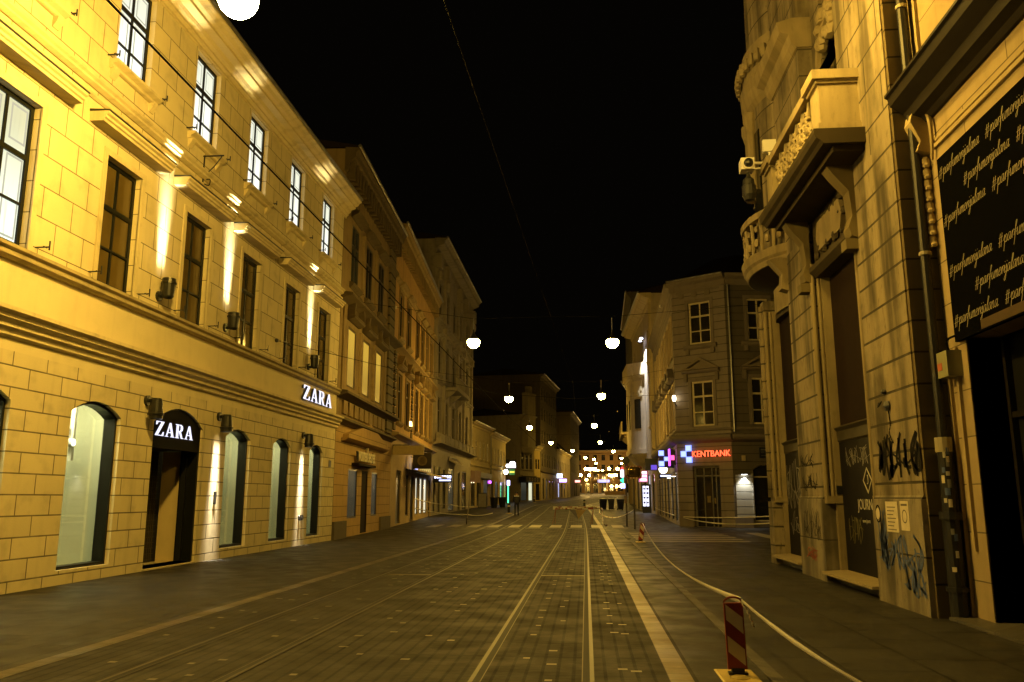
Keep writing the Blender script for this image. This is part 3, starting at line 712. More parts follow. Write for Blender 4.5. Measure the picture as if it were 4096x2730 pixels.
def f(m):
    for k in range(10): m.box(.15, .75, -.1, .03, 5.1 + k*.44, 5.47 + k*.44)
    yield
    for k in range(10): m.box(7.1, 7.6, -.08, .03, 5.1 + k*.44, 5.47 + k*.44)
    yield
put(F3, b3, 'quoins', Mo_pil, f)
put(F3, b3, 'fascia_panel', plaster('sooty_fascia', (.13, .10, .06), 0, 0, 0, 0, .5, .4), lambda m: m.box(8.6, 18.2, -.1, .02, 3.75, 4.66))
E_blue = emit('cool_sign_light', (.35, .42, 1.0), 3.0)
aw = thing('shop_awning', 'dark flat shop awning with a striped pale edge above the lit shop windows', 'awning', F3 @ Vector((11, -.6, 3.0)))
put(F3, aw, 'canopy', M_black, lambda m: m.loops([[(x, -.02, 3.2), (x, -1.25, 2.92), (x, -1.25, 2.86), (x, -.02, 3.1)] for x in (5.4, 18.0)]))
put(F3, aw, 'valance', plain('pale_valance', (.4, .33, .24)), lambda m: [m.box(5.5 + k*2.1, 7.4 + k*2.1, -1.28, -1.255, 2.84, 2.98) for k in range(6)])
sg = thing('shop_sign', 'dark square hanging sign on a bracket with a round emblem above the awning', 'sign', F3 @ Vector((6.2, -.8, 3.6)))
put(F3, sg, 'board', plain('sign_board_dark', (.05, .035, .02)), lambda m: m.box(6.17, 6.23, -1.45, -.35, 3.2, 4.15))
put(F3, sg, 'emblem', plain('emblem_gold', (.25, .18, .08)), lambda m: m.loops([[(x, -.9 + r*math.cos(a), 3.68 + r*math.sin(a)) for a in [2*math.pi*k/20 for k in range(20)]] for x, r in ((6.165, .3), (6.15, .3), (6.15, .2), (6.165, .2))]))
put(F3, sg, 'bracket', M_iron, lambda m: m.box(6.18, 6.22, -1.5, 0, 4.2, 4.25))
sg = thing('shop_sign', 'lit shop fascia with gold and dark letters over the striped awning', 'sign', F3 @ Vector((13, -.2, 3.6)))
put(F3, sg, 'panel', plain('pink_fascia', (.30, .22, .19)), lambda m: m.box(8.0, 17.6, -.2, -.11, 3.2, 3.72))
put(F3, sg, 'lit_panel', E_blue, lambda m: (m.box(8.1, 9.2, -.24, -.205, 3.25, 3.68),))
put(F3, sg, 'letters', emit('gold_letters', (1, .72, .2), .5), lambda m: [m.ring_y([(10.6 + k*1.05 + .34*math.cos(a), 3.46 + .2*math.sin(a)) for a in [2*math.pi*i/14 for i in range(14)]], [(10.6 + k*1.05 + .2*math.cos(a), 3.46 + .1*math.sin(a)) for a in [2*math.pi*i/14 for i in range(14)]], -.25, -.205) for k in range(6)])
sl = thing('globe_wall_light', 'small white round light glowing beside the hanging square sign', 'light', F3 @ Vector((7.4, -.5, 3.6)))
put(F3, sl, 'globe', emit('cool_globe', (.8, .78, 1), 5), lambda m: m.ball((7.5, -.6, 3.65), .2, .2, .3)); put(F3, sl, 'arm', M_iron, lambda m: m.tube([(7.5, -.6, 3.9), (7.5, 0, 3.98)], .02, 6))
sg = thing('shop_sign', 'flat box sign of pale planks jutting over the pavement between ochre and orange houses', 'sign', F3 @ Vector((.6, -.6, 3.9)))
put(F3, sg, 'box', plain('plank_sign', (.40, .30, .12)), lambda m: m.box(.45, .65, -1.7, -.02, 3.75, 4.25)); put(F3, sg, 'bracket', M_iron, lambda m: m.box(.5, .6, -.9, .0, 4.26, 4.3))
cl = thing('candle_light', 'small warm lamp glowing on a first floor sill of the orange house', 'lamp', F3 @ Vector((5.0, -.1, 5.8)))
put(F3, cl, 'bulb', emit('warm_bulb', (1, .62, .2), 9), lambda m: (m.ball((6.25, -.12, 5.95), .1, .1, .16), m.ball((6.45, -.12, 5.85), .09, .09, .1)))
put(F3, cl, 'holder', M_iron, lambda m: m.box(6.2, 6.5, -.2, -.02, 5.7, 5.77))

# ------------------------------------------------------------------ tall grey house with bay
C_4 = (.34, .30, .23)
M4 = plaster('grey_stone', C_4, 0, 0, 0, 0, .45, .5); M4t = plaster('grey_mouldings', (.29, .26, .21), 0, 0, 0, 0, .55, .5)
b4, F4, L4 = house('grey_corner_house', 'tall grey stone house with balcony and deep eaves standing above its neighbours', (-11.64, 62.6), (-11.74, 84.8), 21.6, 12, M4, M4t,
  [dict(z=6.2, h=2.9, w=1.5, u=[2.6, 6.3, 10.2, 14, 18.5], frame=M_frame_d, sur=1), dict(z=11.0, h=2.8, w=1.4, u=[2.6, 6.3, 10.2, 14, 18.5], hood='flat', frame=M_frame_d, sur=1), dict(z=15.8, h=2.6, w=1.3, u=[2.6, 6.3, 10.2, 14, 18.5], frame=M_frame_d, sur=1)],
  [(1.2, .05, 1.0, 3.6, 0, 'door', M_shopdark), (3.4, .05, 1.4, 3.6, 0, 'door', M_shopdark), (6.0, .3, 1.6, 3.3, 0, 'shop', M_dkglass), (9.6, .1, 3.2, 3.6, 0, 'shop', litpane('faint_green_shop_pane', (.16, .12, .04), (.05, .05, .035), .6, 1.2, 3.6)), (14.0, .05, 1.6, 3.5, 0, 'door', M_shopdark), (17.6, .1, 3.0, 3.6, 0, 'shop', M_dkglass)],
  bands=((5.2, .7), (10.2, .3), (15.0, .35)), base=gz(72), corn_h=1.2, cornice=.95, rise=1.5, gmat=plaster('grey_ground_stone', (.42, .38, .30), 0, 0, 0, 0, .4, .3), gz1=5.0)
def f(m):
    for u in (.5, 4.5, 12.1, 16.2, 21.5):
        m.box(u - .35, u + .35, -.22, .03, 5.6, 20.2); m.box(u - .5, u + .5, -.5, .03, 19.2, 20.4); m.box(u - .45, u + .45, -.32, .03, 14.6, 15.2); m.ball((u, -.3, 18.7), .3, .25, .5); yield
put(F4, b4, 'pilaster', M4, f)
def f(m):
    m.box(4.6, 12.0, -1.2, .02, 9.95, 10.2); m.box(4.6, 12.0, -1.2, -1.1, 10.2, 10.3); m.box(4.6, 12.0, -1.2, -1.08, 11.05, 11.15)
    for k in range(25): m.box(4.65 + k*.3, 4.72 + k*.3, -1.17, -1.12, 10.3, 11.05)
    for u in (5.0, 8.2, 11.6): m.loops([[(x, .0, 8.9), (x, -.3, 9.3), (x, -1.0, 9.9), (x, .0, 9.9)] for x in (u - .15, u + .15)])
put(F4, b4, 'balcony', M4t, f)
put(F4, b4, 'parapet', M4t, lambda m: (m.box(0, 22, -.55, -.3, 5.45, 6.1), [m.box(.5 + k*2.4, .8 + k*2.4, -.6, -.28, 5.4, 6.2) for k in range(9)]))
sg = thing('shop_sign', 'small dark blade sign with two rows of cool white lit lettering on the grey house', 'sign', F4 @ Vector((.6, -.6, 2.7)))
put(F4, sg, 'box', M_black, lambda m: m.box(.5, .62, -1.5, -.05, 2.35, 3.0))
put(F4, sg, 'lettering', emit('cool_lettering', (.6, .62, 1), 4), lambda m: ([m.box(.485, .498, -1.42 + k*.19, -1.27 + k*.19, 2.68, 2.88) for k in range(7)], m.box(.485, .498, -1.4, -.5, 2.48, 2.56)))
aw = thing('shop_awning', 'rolled pale canvas awning over the wide dark window of the grey house', 'awning', F4 @ Vector((9.6, -.5, 4)))
put(F4, aw, 'canvas', plain('pale_canvas', (.42, .36, .27)), lambda m: m.loops([[(x, -.1, 4.6), (x, -.75, 4.1), (x, -.75, 4.02), (x, -.1, 4.35)] for x in (7.6, 11.8)])); put(F4, aw, 'roller', M_steel, lambda m: m.tube([(7.6, -.14, 4.62), (11.8, -.14, 4.62)], .07))

# ------------------------------------------------------------------ two low houses
M5 = plaster('cream_plaster', (.55, .45, .25), 0, 0, 0, 0, .25, .2); M5t = plaster('cream_mouldings', (.58, .48, .28))
Lw = litpane('painted_reflection_pane', (.16, .11, .03), (.05, .035, .015), .5, 6.5, 5.0)  # emission gradient standing in for a warm reflection in the glass
b5, F5, L5 = house('low_shop_house', 'low cream two storey house with a row of narrow windows and dark shopfronts', (-11.95, 86.0), (-11.16, 96.9), 8.9, 9, M5, M5t,
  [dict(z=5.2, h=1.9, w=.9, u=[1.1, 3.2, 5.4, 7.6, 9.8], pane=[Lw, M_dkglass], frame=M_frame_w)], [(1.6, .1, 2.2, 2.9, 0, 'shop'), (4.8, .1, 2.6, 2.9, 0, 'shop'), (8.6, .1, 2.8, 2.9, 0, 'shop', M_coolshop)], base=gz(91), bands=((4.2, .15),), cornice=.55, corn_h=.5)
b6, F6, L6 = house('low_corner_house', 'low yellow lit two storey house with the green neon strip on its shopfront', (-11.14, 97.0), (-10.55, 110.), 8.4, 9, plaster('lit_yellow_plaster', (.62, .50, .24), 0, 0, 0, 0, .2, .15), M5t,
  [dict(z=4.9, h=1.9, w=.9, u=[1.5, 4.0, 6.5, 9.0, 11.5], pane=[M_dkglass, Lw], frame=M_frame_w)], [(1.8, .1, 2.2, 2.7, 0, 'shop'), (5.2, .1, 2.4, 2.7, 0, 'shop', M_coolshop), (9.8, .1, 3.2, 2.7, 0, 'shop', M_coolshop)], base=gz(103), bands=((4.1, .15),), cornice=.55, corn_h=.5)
put(F5, b5, 'shop_fascia', M_shopdark, lambda m: m.box(.2, 10.7, -.35, -.02, 3.1, 3.7))
put(F6, b6, 'downpipe', M_zinc, lambda m: m.tube([(.0, -.12, 0), (.0, -.12, 8.2)], .07, 6))
def box_sign(name, label, F, x, y0, y1, z0, z1, mat, cat='sign', frame_m=None, t=.1, extra=None):
    s = thing(name, label, cat, F @ Vector((x, (y0+y1)/2, z0)))
    put(F, s, 'case', frame_m or M_black, lambda m: m.box(x - t/2, x + t/2, y0 - .03, y1 + .03, z0 - .03, z1 + .03))
    put(F, s, 'face', mat, lambda m: (m.box(x - t/2 - .014, x - t/2 - .004, y0, y1, z0, z1), m.box(x + t/2 + .004, x + t/2 + .014, y0, y1, z0, z1)))
    put(F, s, 'bracket', M_iron, lambda m: m.box(x - .02, x + .02, y1, .0, (z0+z1)/2 - .02, (z0+z1)/2 + .02))
    return s
# oriel house beyond, its side wall facing us
M7 = plaster('olive_plaster', (.26, .22, .14), 0, 0, 0, 0, .4, .4); M7t = plaster('olive_mouldings', (.30, .25, .15))
b7, F7, L7 = house('oriel_house', 'taller olive house with blank side wall and a small oriel on a rounded corbel', (-9.98, 127.), (-8.2, 132.6), 13.2, 12, M7, M7t,
  [dict(z=4.9, h=2.6, w=1.1, u=[1.1, 2.9, 4.6], frame=M_frame_d)], [(1.6, .1, 2.4, 2.8, 0, 'shop', M_coolshop), (4.4, .1, 1.7, 2.8, 0, 'shop', litpane('lit_doorway', (.8, .8, .55), (.75, .75, .5), 1, .5, 2.5))], base=gz(128), bands=((3.7, .5), (12.0, .2)), cornice=.5)
put(F7, b7, 'oriel', M7t, lambda m: (m.box(1.0, 4.4, -.9, .02, 8.2, 16.4), m.loops([[(2.7 + (1.9*s)*math.cos(a), .0 + (1.15*s)*math.sin(a), z) for a in [math.pi + math.pi*k/12 for k in range(13)]] for s, z in ((.25, 7.0), (.8, 7.4), (1, 8.2))]), m.box(.9, 4.5, -1.0, .02, 16.4, 16.7), m.box(2.2, 3.2, -.8, .02, 16.7, 17.8)))
put(F7, b7, 'shop_fascia', M_shopdark, lambda m: m.box(-.6, 5.4, -1.2, -.05, 2.9, 3.7))
def f(m):
    for k in range(4): m.ring_y([(1.0 + k*1.1 + .3*math.cos(a), 3.3 + .3*math.sin(a)) for a in [2*math.pi*i/10 for i in range(10)]], [(1.0 + k*1.1 + .15*math.cos(a), 3.3 + .15*math.sin(a)) for a in [2*math.pi*i/10 for i in range(10)]], -1.24, -1.205)
put(F7, b7, 'fascia_emblem', plain('dull_silver', (.35, .3, .28), .4), f)
house('narrow_yellow_house', 'narrow yellow house squeezed between the oriel house and the dark tall house', (-8.15, 132.7), (-7.34, 135.6), 8.6, 10, plaster('deep_yellow_plaster', (.58, .44, .15)), M5t, [dict(z=5.0, h=1.6, w=.8, u=[1.0, 2.2], frame=M_frame_d, sill=0)], [(1.6, .1, 2.0, 2.6, 0, 'shop')], base=gz(134), cornice=.6)
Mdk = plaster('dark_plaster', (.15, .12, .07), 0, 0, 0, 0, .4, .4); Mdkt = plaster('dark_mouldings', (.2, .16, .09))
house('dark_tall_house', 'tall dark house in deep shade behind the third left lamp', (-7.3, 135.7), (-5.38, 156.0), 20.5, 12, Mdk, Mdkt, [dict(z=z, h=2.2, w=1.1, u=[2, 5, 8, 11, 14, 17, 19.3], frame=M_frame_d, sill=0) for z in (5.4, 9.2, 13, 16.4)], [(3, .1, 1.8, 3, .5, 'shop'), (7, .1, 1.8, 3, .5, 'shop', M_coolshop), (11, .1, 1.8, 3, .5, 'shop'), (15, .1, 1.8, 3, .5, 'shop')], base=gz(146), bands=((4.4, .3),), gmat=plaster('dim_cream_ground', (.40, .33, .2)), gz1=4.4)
house('white_gabled_house', 'low pale pinkish house with dormers and a violet lit shop window', (-5.3, 156.2), (-3.4, 183.), 9.0, 9, plaster('pale_pink_plaster', (.50, .42, .33)), M5t, [dict(z=5.0, h=2.0, w=1.0, u=[2.5, 6, 9.5, 13, 16.5, 20, 23.5], frame=M_frame_d, sill=0)], [(2.4, .1, 2.4, 2.7, 0, 'shop', litpane('violet_shop_pane', (.5, .55, .95), (.45, .5, .7), 1.2, .5, 2.6)), (8, .1, 2.2, 2.7, 0, 'door', M_shopdark), (14, .1, 2.2, 2.7, 0, 'shop'), (21, .1, 2.2, 2.7, 0, 'shop')], base=gz(170), rise=4.5, cornice=.5)
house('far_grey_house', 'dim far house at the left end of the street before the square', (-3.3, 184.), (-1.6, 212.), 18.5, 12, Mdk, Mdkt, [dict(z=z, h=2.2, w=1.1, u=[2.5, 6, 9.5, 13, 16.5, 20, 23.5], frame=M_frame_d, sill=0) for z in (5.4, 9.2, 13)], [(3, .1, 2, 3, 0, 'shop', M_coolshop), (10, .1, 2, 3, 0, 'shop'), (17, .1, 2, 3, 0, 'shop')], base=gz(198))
Me = plaster('hotel_plaster', (.34, .21, .085), 0, 0, 0, 0, .3, .2)
house('hotel_across_square', 'wide four storey building closing the far end of the street behind the cluster of lamps', (-12, 332.), (26, 332.), 16.5, 14, Me, plaster('hotel_mouldings', (.42, .28, .12)), [dict(z=z, h=2.2, w=1.4, u=[3 + 3.2*k for k in range(11)], frame=M_frame_d, sill=0) for z in (5.2, 8.8, 12.6)], [(3 + 3.2*k, .1, 1.9, 3.2, .5, 'shop') for k in range(11)], base=gz(332), bands=((4.4, .4), (15, .4)))

E_white = emit('white_lightbox', (1, .95, .95), 3.0)
FS, _ = frame((-13, 126.9), (-9.98, 126.9), gz(127))
sg = thing('shop_sign', 'white blob shaped lightbox on the blank side wall of the oriel house', 'sign', FS @ Vector((1.6, -.2, 5)))
put(FS, sg, 'case', M_black, lambda m: m.box(.85, 2.5, -.22, -.02, 4.95, 6.3)); put(FS, sg, 'face', E_white, lambda m: (m.ball((1.3, -.24, 5.35), .45, .05, .35), m.ball((1.9, -.24, 5.6), .5, .05, .5), m.box(1.0, 2.4, -.26, -.225, 5.05, 5.4)))
sg = thing('pharmacy_sign', 'green and yellow striped lit sign jutting from the low yellow corner house', 'sign', F6 @ Vector((10, -1, 4)))
put(F6, sg, 'case', emit('green_sign', (.05, .30, .06), .6), lambda m: m.box(10.0, 10.15, -1.6, -.9, 3.75, 4.45)); put(F6, sg, 'stripe', emit('yellow_stripe', (1, .9, .1), 1.3), lambda m: m.box(9.98, 9.997, -1.57, -.93, 4.0, 4.2)); put(F6, sg, 'bracket', M_iron, lambda m: m.box(10.05, 10.1, -.9, 0, 4.1, 4.15))
sg = thing('globe_wall_light', 'bright white round shop light beside the green striped sign', 'light', F6 @ Vector((9.4, -.8, 4)))
put(F6, sg, 'globe', emit('white_globe_light', (1, .96, .8), 7), lambda m: m.ball((9.4, -.55, 4.1), .3, .3, .34, 12, 8)); put(F6, sg, 'arm', M_iron, lambda m: m.tube([(9.4, -.3, 4.6), (9.4, 0, 4.7)], .03, 6))
sg = thing('neon_strip', 'vertical green neon tube on the shopfront at the end of the low row', 'light', F6 @ Vector((12.6, -.4, 0)))
put(F6, sg, 'tube', emit('green_neon', (.1, 1, .45), 2.5), lambda m: m.box(12.3, 12.4, -.5, -.36, .2, 2.4)); put(F6, sg, 'cap', emit('bluewhite_box', (.65, .6, 1), 4), lambda m: m.box(12.15, 12.5, -.65, -.3, 2.45, 3.1))
sg = thing('neon_sign', 'small violet pink neon glow in the dark shopfront of the low cream house', 'sign', F5 @ Vector((8, -.4, 2.4)))
put(F5, sg, 'tube', emit('violet_neon', (.6, .1, 1), 4), lambda m: (m.ball((8.6, -.4, 2.75), .3, .1, .16), m.ball((9.3, -.4, 2.75), .25, .1, .2))); put(F5, sg, 'plate', M_black, lambda m: m.box(8.0, 9.8, -.3, -.26, 2.4, 3.0))
FW, _ = frame((-5.3, 156.2), (-3.4, 183.), gz(170))
box_sign('shop_sign', 'violet white lit strip sign over the shop of the low pinkish house', FW, .6, -1.7, -.3, 2.9, 3.5, emit('violet_box', (.62, .35, 1), 4))
FD, _ = frame((-7.3, 135.7), (-5.38, 156.0), gz(146))
box_sign('shop_sign', 'small pale blue lightbox sign on the dark tall house', FD, 18.5, -1.3, -.25, 3.9, 4.7, emit('pale_blue_box', (.7, .78, 1), 3))
FE, _ = frame((-3.3, 184.), (-1.6, 212.), gz(198))
box_sign('shop_sign', 'small red and white lit sign on the dim far house', FE, 10, -1.4, -.2, 3.2, 3.7, emit('red_white_box', (1, .35, .3), 3))

# ================================================================== RIGHT: ornate corner building
C_s = (.30, .25, .16)
Ms = plaster('stained_stone', C_s, .455, 60, 1.0, .022, .4, .5, z0=-.02, grain=.35, dcol=(.05, .038, .02), soot=.9)
Ms_up = plaster('stained_stone_tall', C_s, .62, 1.35, .95, .018, .38, .5, grain=.3, dcol=(.05, .038, .02), soot=.75)
Msp = plaster('stained_plinth', (.30, .26, .185), .8, 60, .9, .014, .6, .5, z0=-.02, grain=.4, dcol=(.06, .052, .04), soot=.8)
Mst = plaster('stone_mouldings', (.30, .245, .14), 0, 0, 0, 0, .35, .3, soot=.3)
Mss = plaster('sooty_shaded_stone', (.055, .044, .026), 0, 0, 0, 0, .6, .5)
Ms_bal = plaster('balcony_stone', (.42, .345, .20), 0, 0, 0, 0, .3, .4, soot=.4)
FC, _ = frame((4.65, 22.4), (4.65, 12.0)); X = lambda Y: 22.4 - Y      # local x grows toward the camera
cb = thing('ornate_corner_building', 'stained stone corner building with balcony, rounded corner bay and graffiti on its shuttered piers', 'building', (6.0, 17.0, 0))
def pier(m, ya, yb, z0, z1, y0=0., y1=.75): m.box(X(yb), X(ya), y0, y1, z0, z1)
put(FC, cb, 'pier', Ms, lambda m: pier(m, 12.08, 14.0, 1.5, 7.0))
put(FC, cb, 'pier', Ms, lambda m: pier(m, 16.97, 18.75, 1.5, 7.0))
put(FC, cb, 'pier_plinth', Msp, lambda m: (pier(m, 12.04, 14.03, -.1, 1.5, -.06, .8), m.mould([(.05, 1.5), (.05, 1.56), (.01, 1.62)], X(14.01), X(12.06))))
put(FC, cb, 'pier_plinth', Msp, lambda m: (pier(m, 16.93, 18.8, -.1, 1.5, -.06, .8), m.mould([(.05, 1.5), (.05, 1.56), (.01, 1.62)], X(18.78), X(16.95))))
def f(m):
    m.box(X(21.75), X(21.38), .0, .6, 1.5, 6.6); m.tube([(X(21.62), -.02, 1.6), (X(21.62), -.02, 6.5)], .07, 8); m.box(X(21.9), X(21.36), -.04, .6, -.1, 1.5)
put(FC, cb, 'corner_pier', Ms, f)
def f(m):   # moulded jambs
    for Y in (14.08, 16.88, 21.34): 
        m.tube([(X(Y), .03, 1.6), (X(Y), .03, 6.3)], .05, 8); m.tube([(X(Y), .15, 1.6), (X(Y), .15, 6.3)], .04, 8); m.box(X(Y) - .07, X(Y) + .07, .19, .45, .2, 6.3); m.box(X(Y) - .09, X(Y) + .09, .0, .45, 1.48, 1.62); yield
    m.box(X(18.83), X(18.77), .1, .45, .2, 6.3); yield
put(FC, cb, 'jamb_moulding', Mst, f)
# shuttered windows between the piers
def f(m): m.box(X(16.8), X(14.1), .36, .5, 2.85, 6.3)
put(FC, cb, 'upper_shutter', M_brown, f)
put(FC, cb, 'upper_shutter', M_brown, lambda m: m.box(X(21.3), X(18.84), .36, .5, 2.95, 6.0))
put(FC, cb, 'transom', plain('transom_wood', (.05, .042, .025), .6, 0, .3, .2), many(lambda m, q: m.mould([(-.34, 2.62), (-.28, 2.68), (-.28, 2.86), (-.22, 2.92), (-.34, 2.98)], X(q[0]), X(q[1]), .4), ((16.8, 14.1), (21.3, 18.84))))
dp = put(FC, cb, 'door_panel', plain('black_door_film', (.009, .008, .007), .55, 0, .3, .1), lambda m: m.box(X(16.78), X(14.1), .3, .42, .22, 2.64))
dp2 = put(FC, cb, 'door_panel', plain('black_door_film', (.009, .008, .007), .55, 0, .3, .1), lambda m: m.box(X(21.3), X(18.84), .3, .42, .22, 2.7))
put(FC, cb, 'side_return_wall', plaster('shaded_return_wall', (.15, .115, .055), .455, 60, .9, .016, .4, .4, z0=-.02), lambda m: m.box(X(12.12), X(12.0), .02, .9, -.1, 17))  # darker than the pier front: shade of this side put into the colour
# stone benches under the windows
M_bench = plain('bench_board', (.30, .24, .13), .7)
put(FC, cb, 'shop_step', M_bench, lambda m: m.loops([[(x, .35, .24), (x, -.16, .20), (x, -.16, .155), (x, .35, .16)] for x in (X(16.9), X(15.6), X(14.05))]))
put(FC, cb, 'shop_step', M_bench, lambda m: m.loops([[(x, .35, .26), (x, -.14, .22), (x, -.14, .175), (x, .35, .18)] for x in (X(21.35), X(18.8))]))
put(FC, cb, 'shop_step_shade_block', M_black, many(lambda m, q: m.box(X(q[0]), X(q[1]), .1, .4, -.1, q[2]), ((16.86, 14.05, .155), (21.3, 18.82, .17))))  # black block in the gap, standing in for the shade under the step
# lintel zone with cartouches
def f(m):
    m.box(X(17.0), X(14.2), .12, .6, 6.1, 7.3); m.mould([(-.1, 6.0), (.02, 6.1), (.02, 6.2), (-.1, 6.3)], X(16.9), X(14.3), .4)
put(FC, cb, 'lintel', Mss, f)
put(FC, cb, 'cartouche_panel', Mst, lambda m: m.prism_y([(X(16.3), 6.42), (X(14.9), 6.42), (X(14.75), 6.7), (X(14.9), 7.0), (X(16.3), 7.0), (X(16.45), 6.7)], .04, .14))
def f(m):
    rnd = random.Random(3)
    for k in range(46):
        u = X(16.6) + (X(14.6) - X(16.6)) * rnd.random(); z = 6.34 + .72 * rnd.random(); e = min(u - X(16.6), X(14.6) - u)
        if e < .38 or z < 6.46 or z > 6.98: m.ball((u, .08, z), .05 + .06*rnd.random(), .06, .05 + .06*rnd.random(), 6, 4); yield
put(FC, cb, 'cartouche_relief', Mss, f)
def f(m):   # consoles under the balcony
    for Y in (14.0, 17.0):
        m.loops([[(x, .02, 5.9), (x, -.10, 5.95), (x, -.14, 6.1), (x, -.07, 6.3), (x, -.10, 6.75), (x, -.34, 7.05), (x, -.44, 7.2), (x, .02, 7.2)] for x in (X(Y) - .16, X(Y) + .16)])
        m.box(X(Y) - .14, X(Y) + .14, -.2, .0, 5.72, 5.9); yield
put(FC, cb, 'console', plaster('sooty_shaded_console', (.15, .12, .06), 0, 0, 0, 0, .6, .5), f)  # soot, with shade from the balcony above also put into the colour
# balcony
ba = thing('stone_balcony', 'stone balcony with pierced scroll balustrade on dark underside consoles', 'balcony', (4.3, 15.3, 7.1))
ba.parent = cb; ba.location = Vector((4.3, 15.3, 7.1)) - cb.location; del ba['category']; del ba['label']; ba.name = 'balcony'
put(FC, ba, 'slab', plaster('sooty_shaded_slab', (.045, .035, .018), 0, 0, 0, 0, .6, .5), lambda m: (m.box(X(17.4), X(13.2), -.5, .1, 7.2, 7.3), m.loops([[(X(17.5), y, z), (X(13.1), y, z)] [:2] + [(X(13.1), .1, z), (X(17.5), .1, z)] for y, z in ((-.68, 7.30), (-.72, 7.36), (-.79, 7.40), (-.82, 7.48), (-.82, 7.56))])))  # colour holds both soot and the darkness of the slab's underside
def ped(m, Y):
    m.box(X(Y + .32), X(Y - .32), -.70, .02, 7.56, 7.72); m.box(X(Y + .26), X(Y - .26), -.64, .02, 7.72, 8.5); m.box(X(Y + .36), X(Y - .36), -.76, .04, 8.5, 8.66); m.box(X(Y + .3), X(Y - .3), -.69, .02, 8.44, 8.5)
put(FC, ba, 'pedestal', Ms_bal, lambda m: ped(m, 13.55)); put(FC, ba, 'pedestal', Ms_bal, lambda m: ped(m, 17.1))
put(FC, ba, 'rail', Ms_bal, lambda m: (m.box(X(16.8), X(13.84), -.72, -.48, 8.47, 8.62), m.box(X(16.8), X(13.84), -.68, -.5, 7.56, 7.68)))
def scroll(m, cx, cz, s, yy, h):
    pts = []
    for k in range(15):
        a = k / 14 * 3.4 * math.pi; r = s * (1 - k / 17)
        pts.append((cx + h * r * math.cos(a), yy, cz + r * math.sin(a) * 1.15))
    m.tube(pts, .042, 6)
def f(m):
    n = 6
    for k in range(n):
        cx = X(16.6) + (X(14.0) - X(16.6)) * (k + .5) / n
        scroll(m, cx - .1, 8.2, .19, -.59, 1); scroll(m, cx + .1, 7.92, .19, -.59, -1)
        m.tube([(cx - .22, -.59, 7.68), (cx - .06, -.59, 8.06), (cx + .2, -.59, 8.48)], .04, 6); m.ball((cx, -.6, 8.06), .07, .06, .1, 6, 4)
        m.tube([(cx + .22, -.59, 7.68), (cx + .19, -.59, 8.1)], .04, 6)
put(FC, ba, 'scroll_panel', Ms_bal, f)
# upper storeys
put(FC, cb, 'upper_pier', Ms_up, lambda m: m.box(X(14.25), X(12.08), .0, .75, 7.0, 17))
put(FC, cb, 'upper_pier', Ms_up, lambda m: (m.box(X(19.3), X(16.95), .08, .8, 7.0, 17)))
put(FC, cb, 'window_pier', Ms_up, many(lambda m, q: m.box(X(q[0]), X(q[1]), .38, .8, 7.0, 17), ((15.0, 14.25), (16.95, 16.25))))
put(FC, cb, 'upper_wall', Ms_up, lambda m: m.box(X(17.0), X(14.2), .45, .9, 10.9, 17))
put(FC, cb, 'balcony_window', M_dkglass, lambda m: m.box(X(16.3), X(14.95), .6, .66, 7.3, 10.9))
put(FC, cb, 'balcony_window_frame', M_frame_d, lambda m: (m.box(X(15.65), X(15.55), .55, .62, 7.3, 10.9), m.box(X(16.3), X(14.95), .55, .62, 9.6, 9.75)))
def f(m):
    rnd = random.Random(5)
    for k in range(16): m.ball((X(15.6) + rnd.uniform(-.5, .5), .3, 10.9 + rnd.uniform(-.3, .4)), .1 + .08*rnd.random(), .12, .1 + .08*rnd.random(), 6, 4)
    k = 12; m.ring_y([(X(15.6) + .95*math.cos(math.pi*i/k), 10.3 + .95*math.sin(math.pi*i/k)) for i in range(k+1)], [(X(15.6) + .78*math.cos(math.pi*i/k), 10.3 + .78*math.sin(math.pi*i/k)) for i in range(k+1)], .3, .5)
put(FC, cb, 'window_crest', Mst, f)
put(FC, cb, 'storey_cornice', Mst, lambda m: m.mould([(-.05, 11.2), (.05, 11.3), (.1, 11.5), (.28, 11.56), (.34, 11.8), (.0, 11.9)], X(19.4), X(16.9), .5))
# rounded corner bay
def arc(r, n=20, c=(X(20.55), .62), a0=math.pi*1.02, a1=math.pi*1.98):
    return [(c[0] + r[0]*math.cos(a0 + (a1 - a0)*k/n), c[1] + r[1]*math.sin(a0 + (a1 - a0)*k/n)) for k in range(n + 1)]
def arcs(m, rz, back=1.0): m.loops([[(p[0], p[1], z) for p in arc(r)] + [(X(18.9), back, z), (X(22.3), back, z)] for r, z in rz])
put(FC, cb, 'bay_wall', Ms_up, lambda m: arcs(m, [((1.55, .78), z) for z in (7.3, 17.0)]))
put(FC, cb, 'bay_balcony_slab', Mst, lambda m: arcs(m, [((1.76, 1.06), 7.03), ((1.78, 1.08), 7.04), ((1.80, 1.12), 7.16), ((1.86, 1.18), 7.22), ((1.9, 1.22), 7.40)]))
put(FC, cb, 'bay_balcony_underside', Mss, lambda m: arcs(m, [((1.15, .35), 6.9), ((1.5, .8), 6.98), ((1.75, 1.05), 7.028)]))  # separate darker piece: underside shade put into the colour
put(FC, cb, 'bay_balcony_rail', Ms_bal, lambda m: m.loops([[(p[0], p[1], z) for p in arc(r)] + [(p[0], p[1], z) for p in arc((r[0]-.16, r[1]-.16))][::-1] for r, z in (((1.84, 1.18), 8.25), ((1.86, 1.2), 8.4))]))
def f(m):
    for i, p in enumerate(arc((1.78, 1.1), 22)):
        if i % 2: m.tube([(p[0], p[1], 7.4), (p[0] + .05, p[1], 7.8), (p[0] - .05, p[1], 8.26)], .045, 6)
        else: m.ball((p[0], p[1], 7.7), .09, .07, .13, 6, 4); m.ball((p[0], p[1], 8.05), .07, .06, .1, 6, 4)
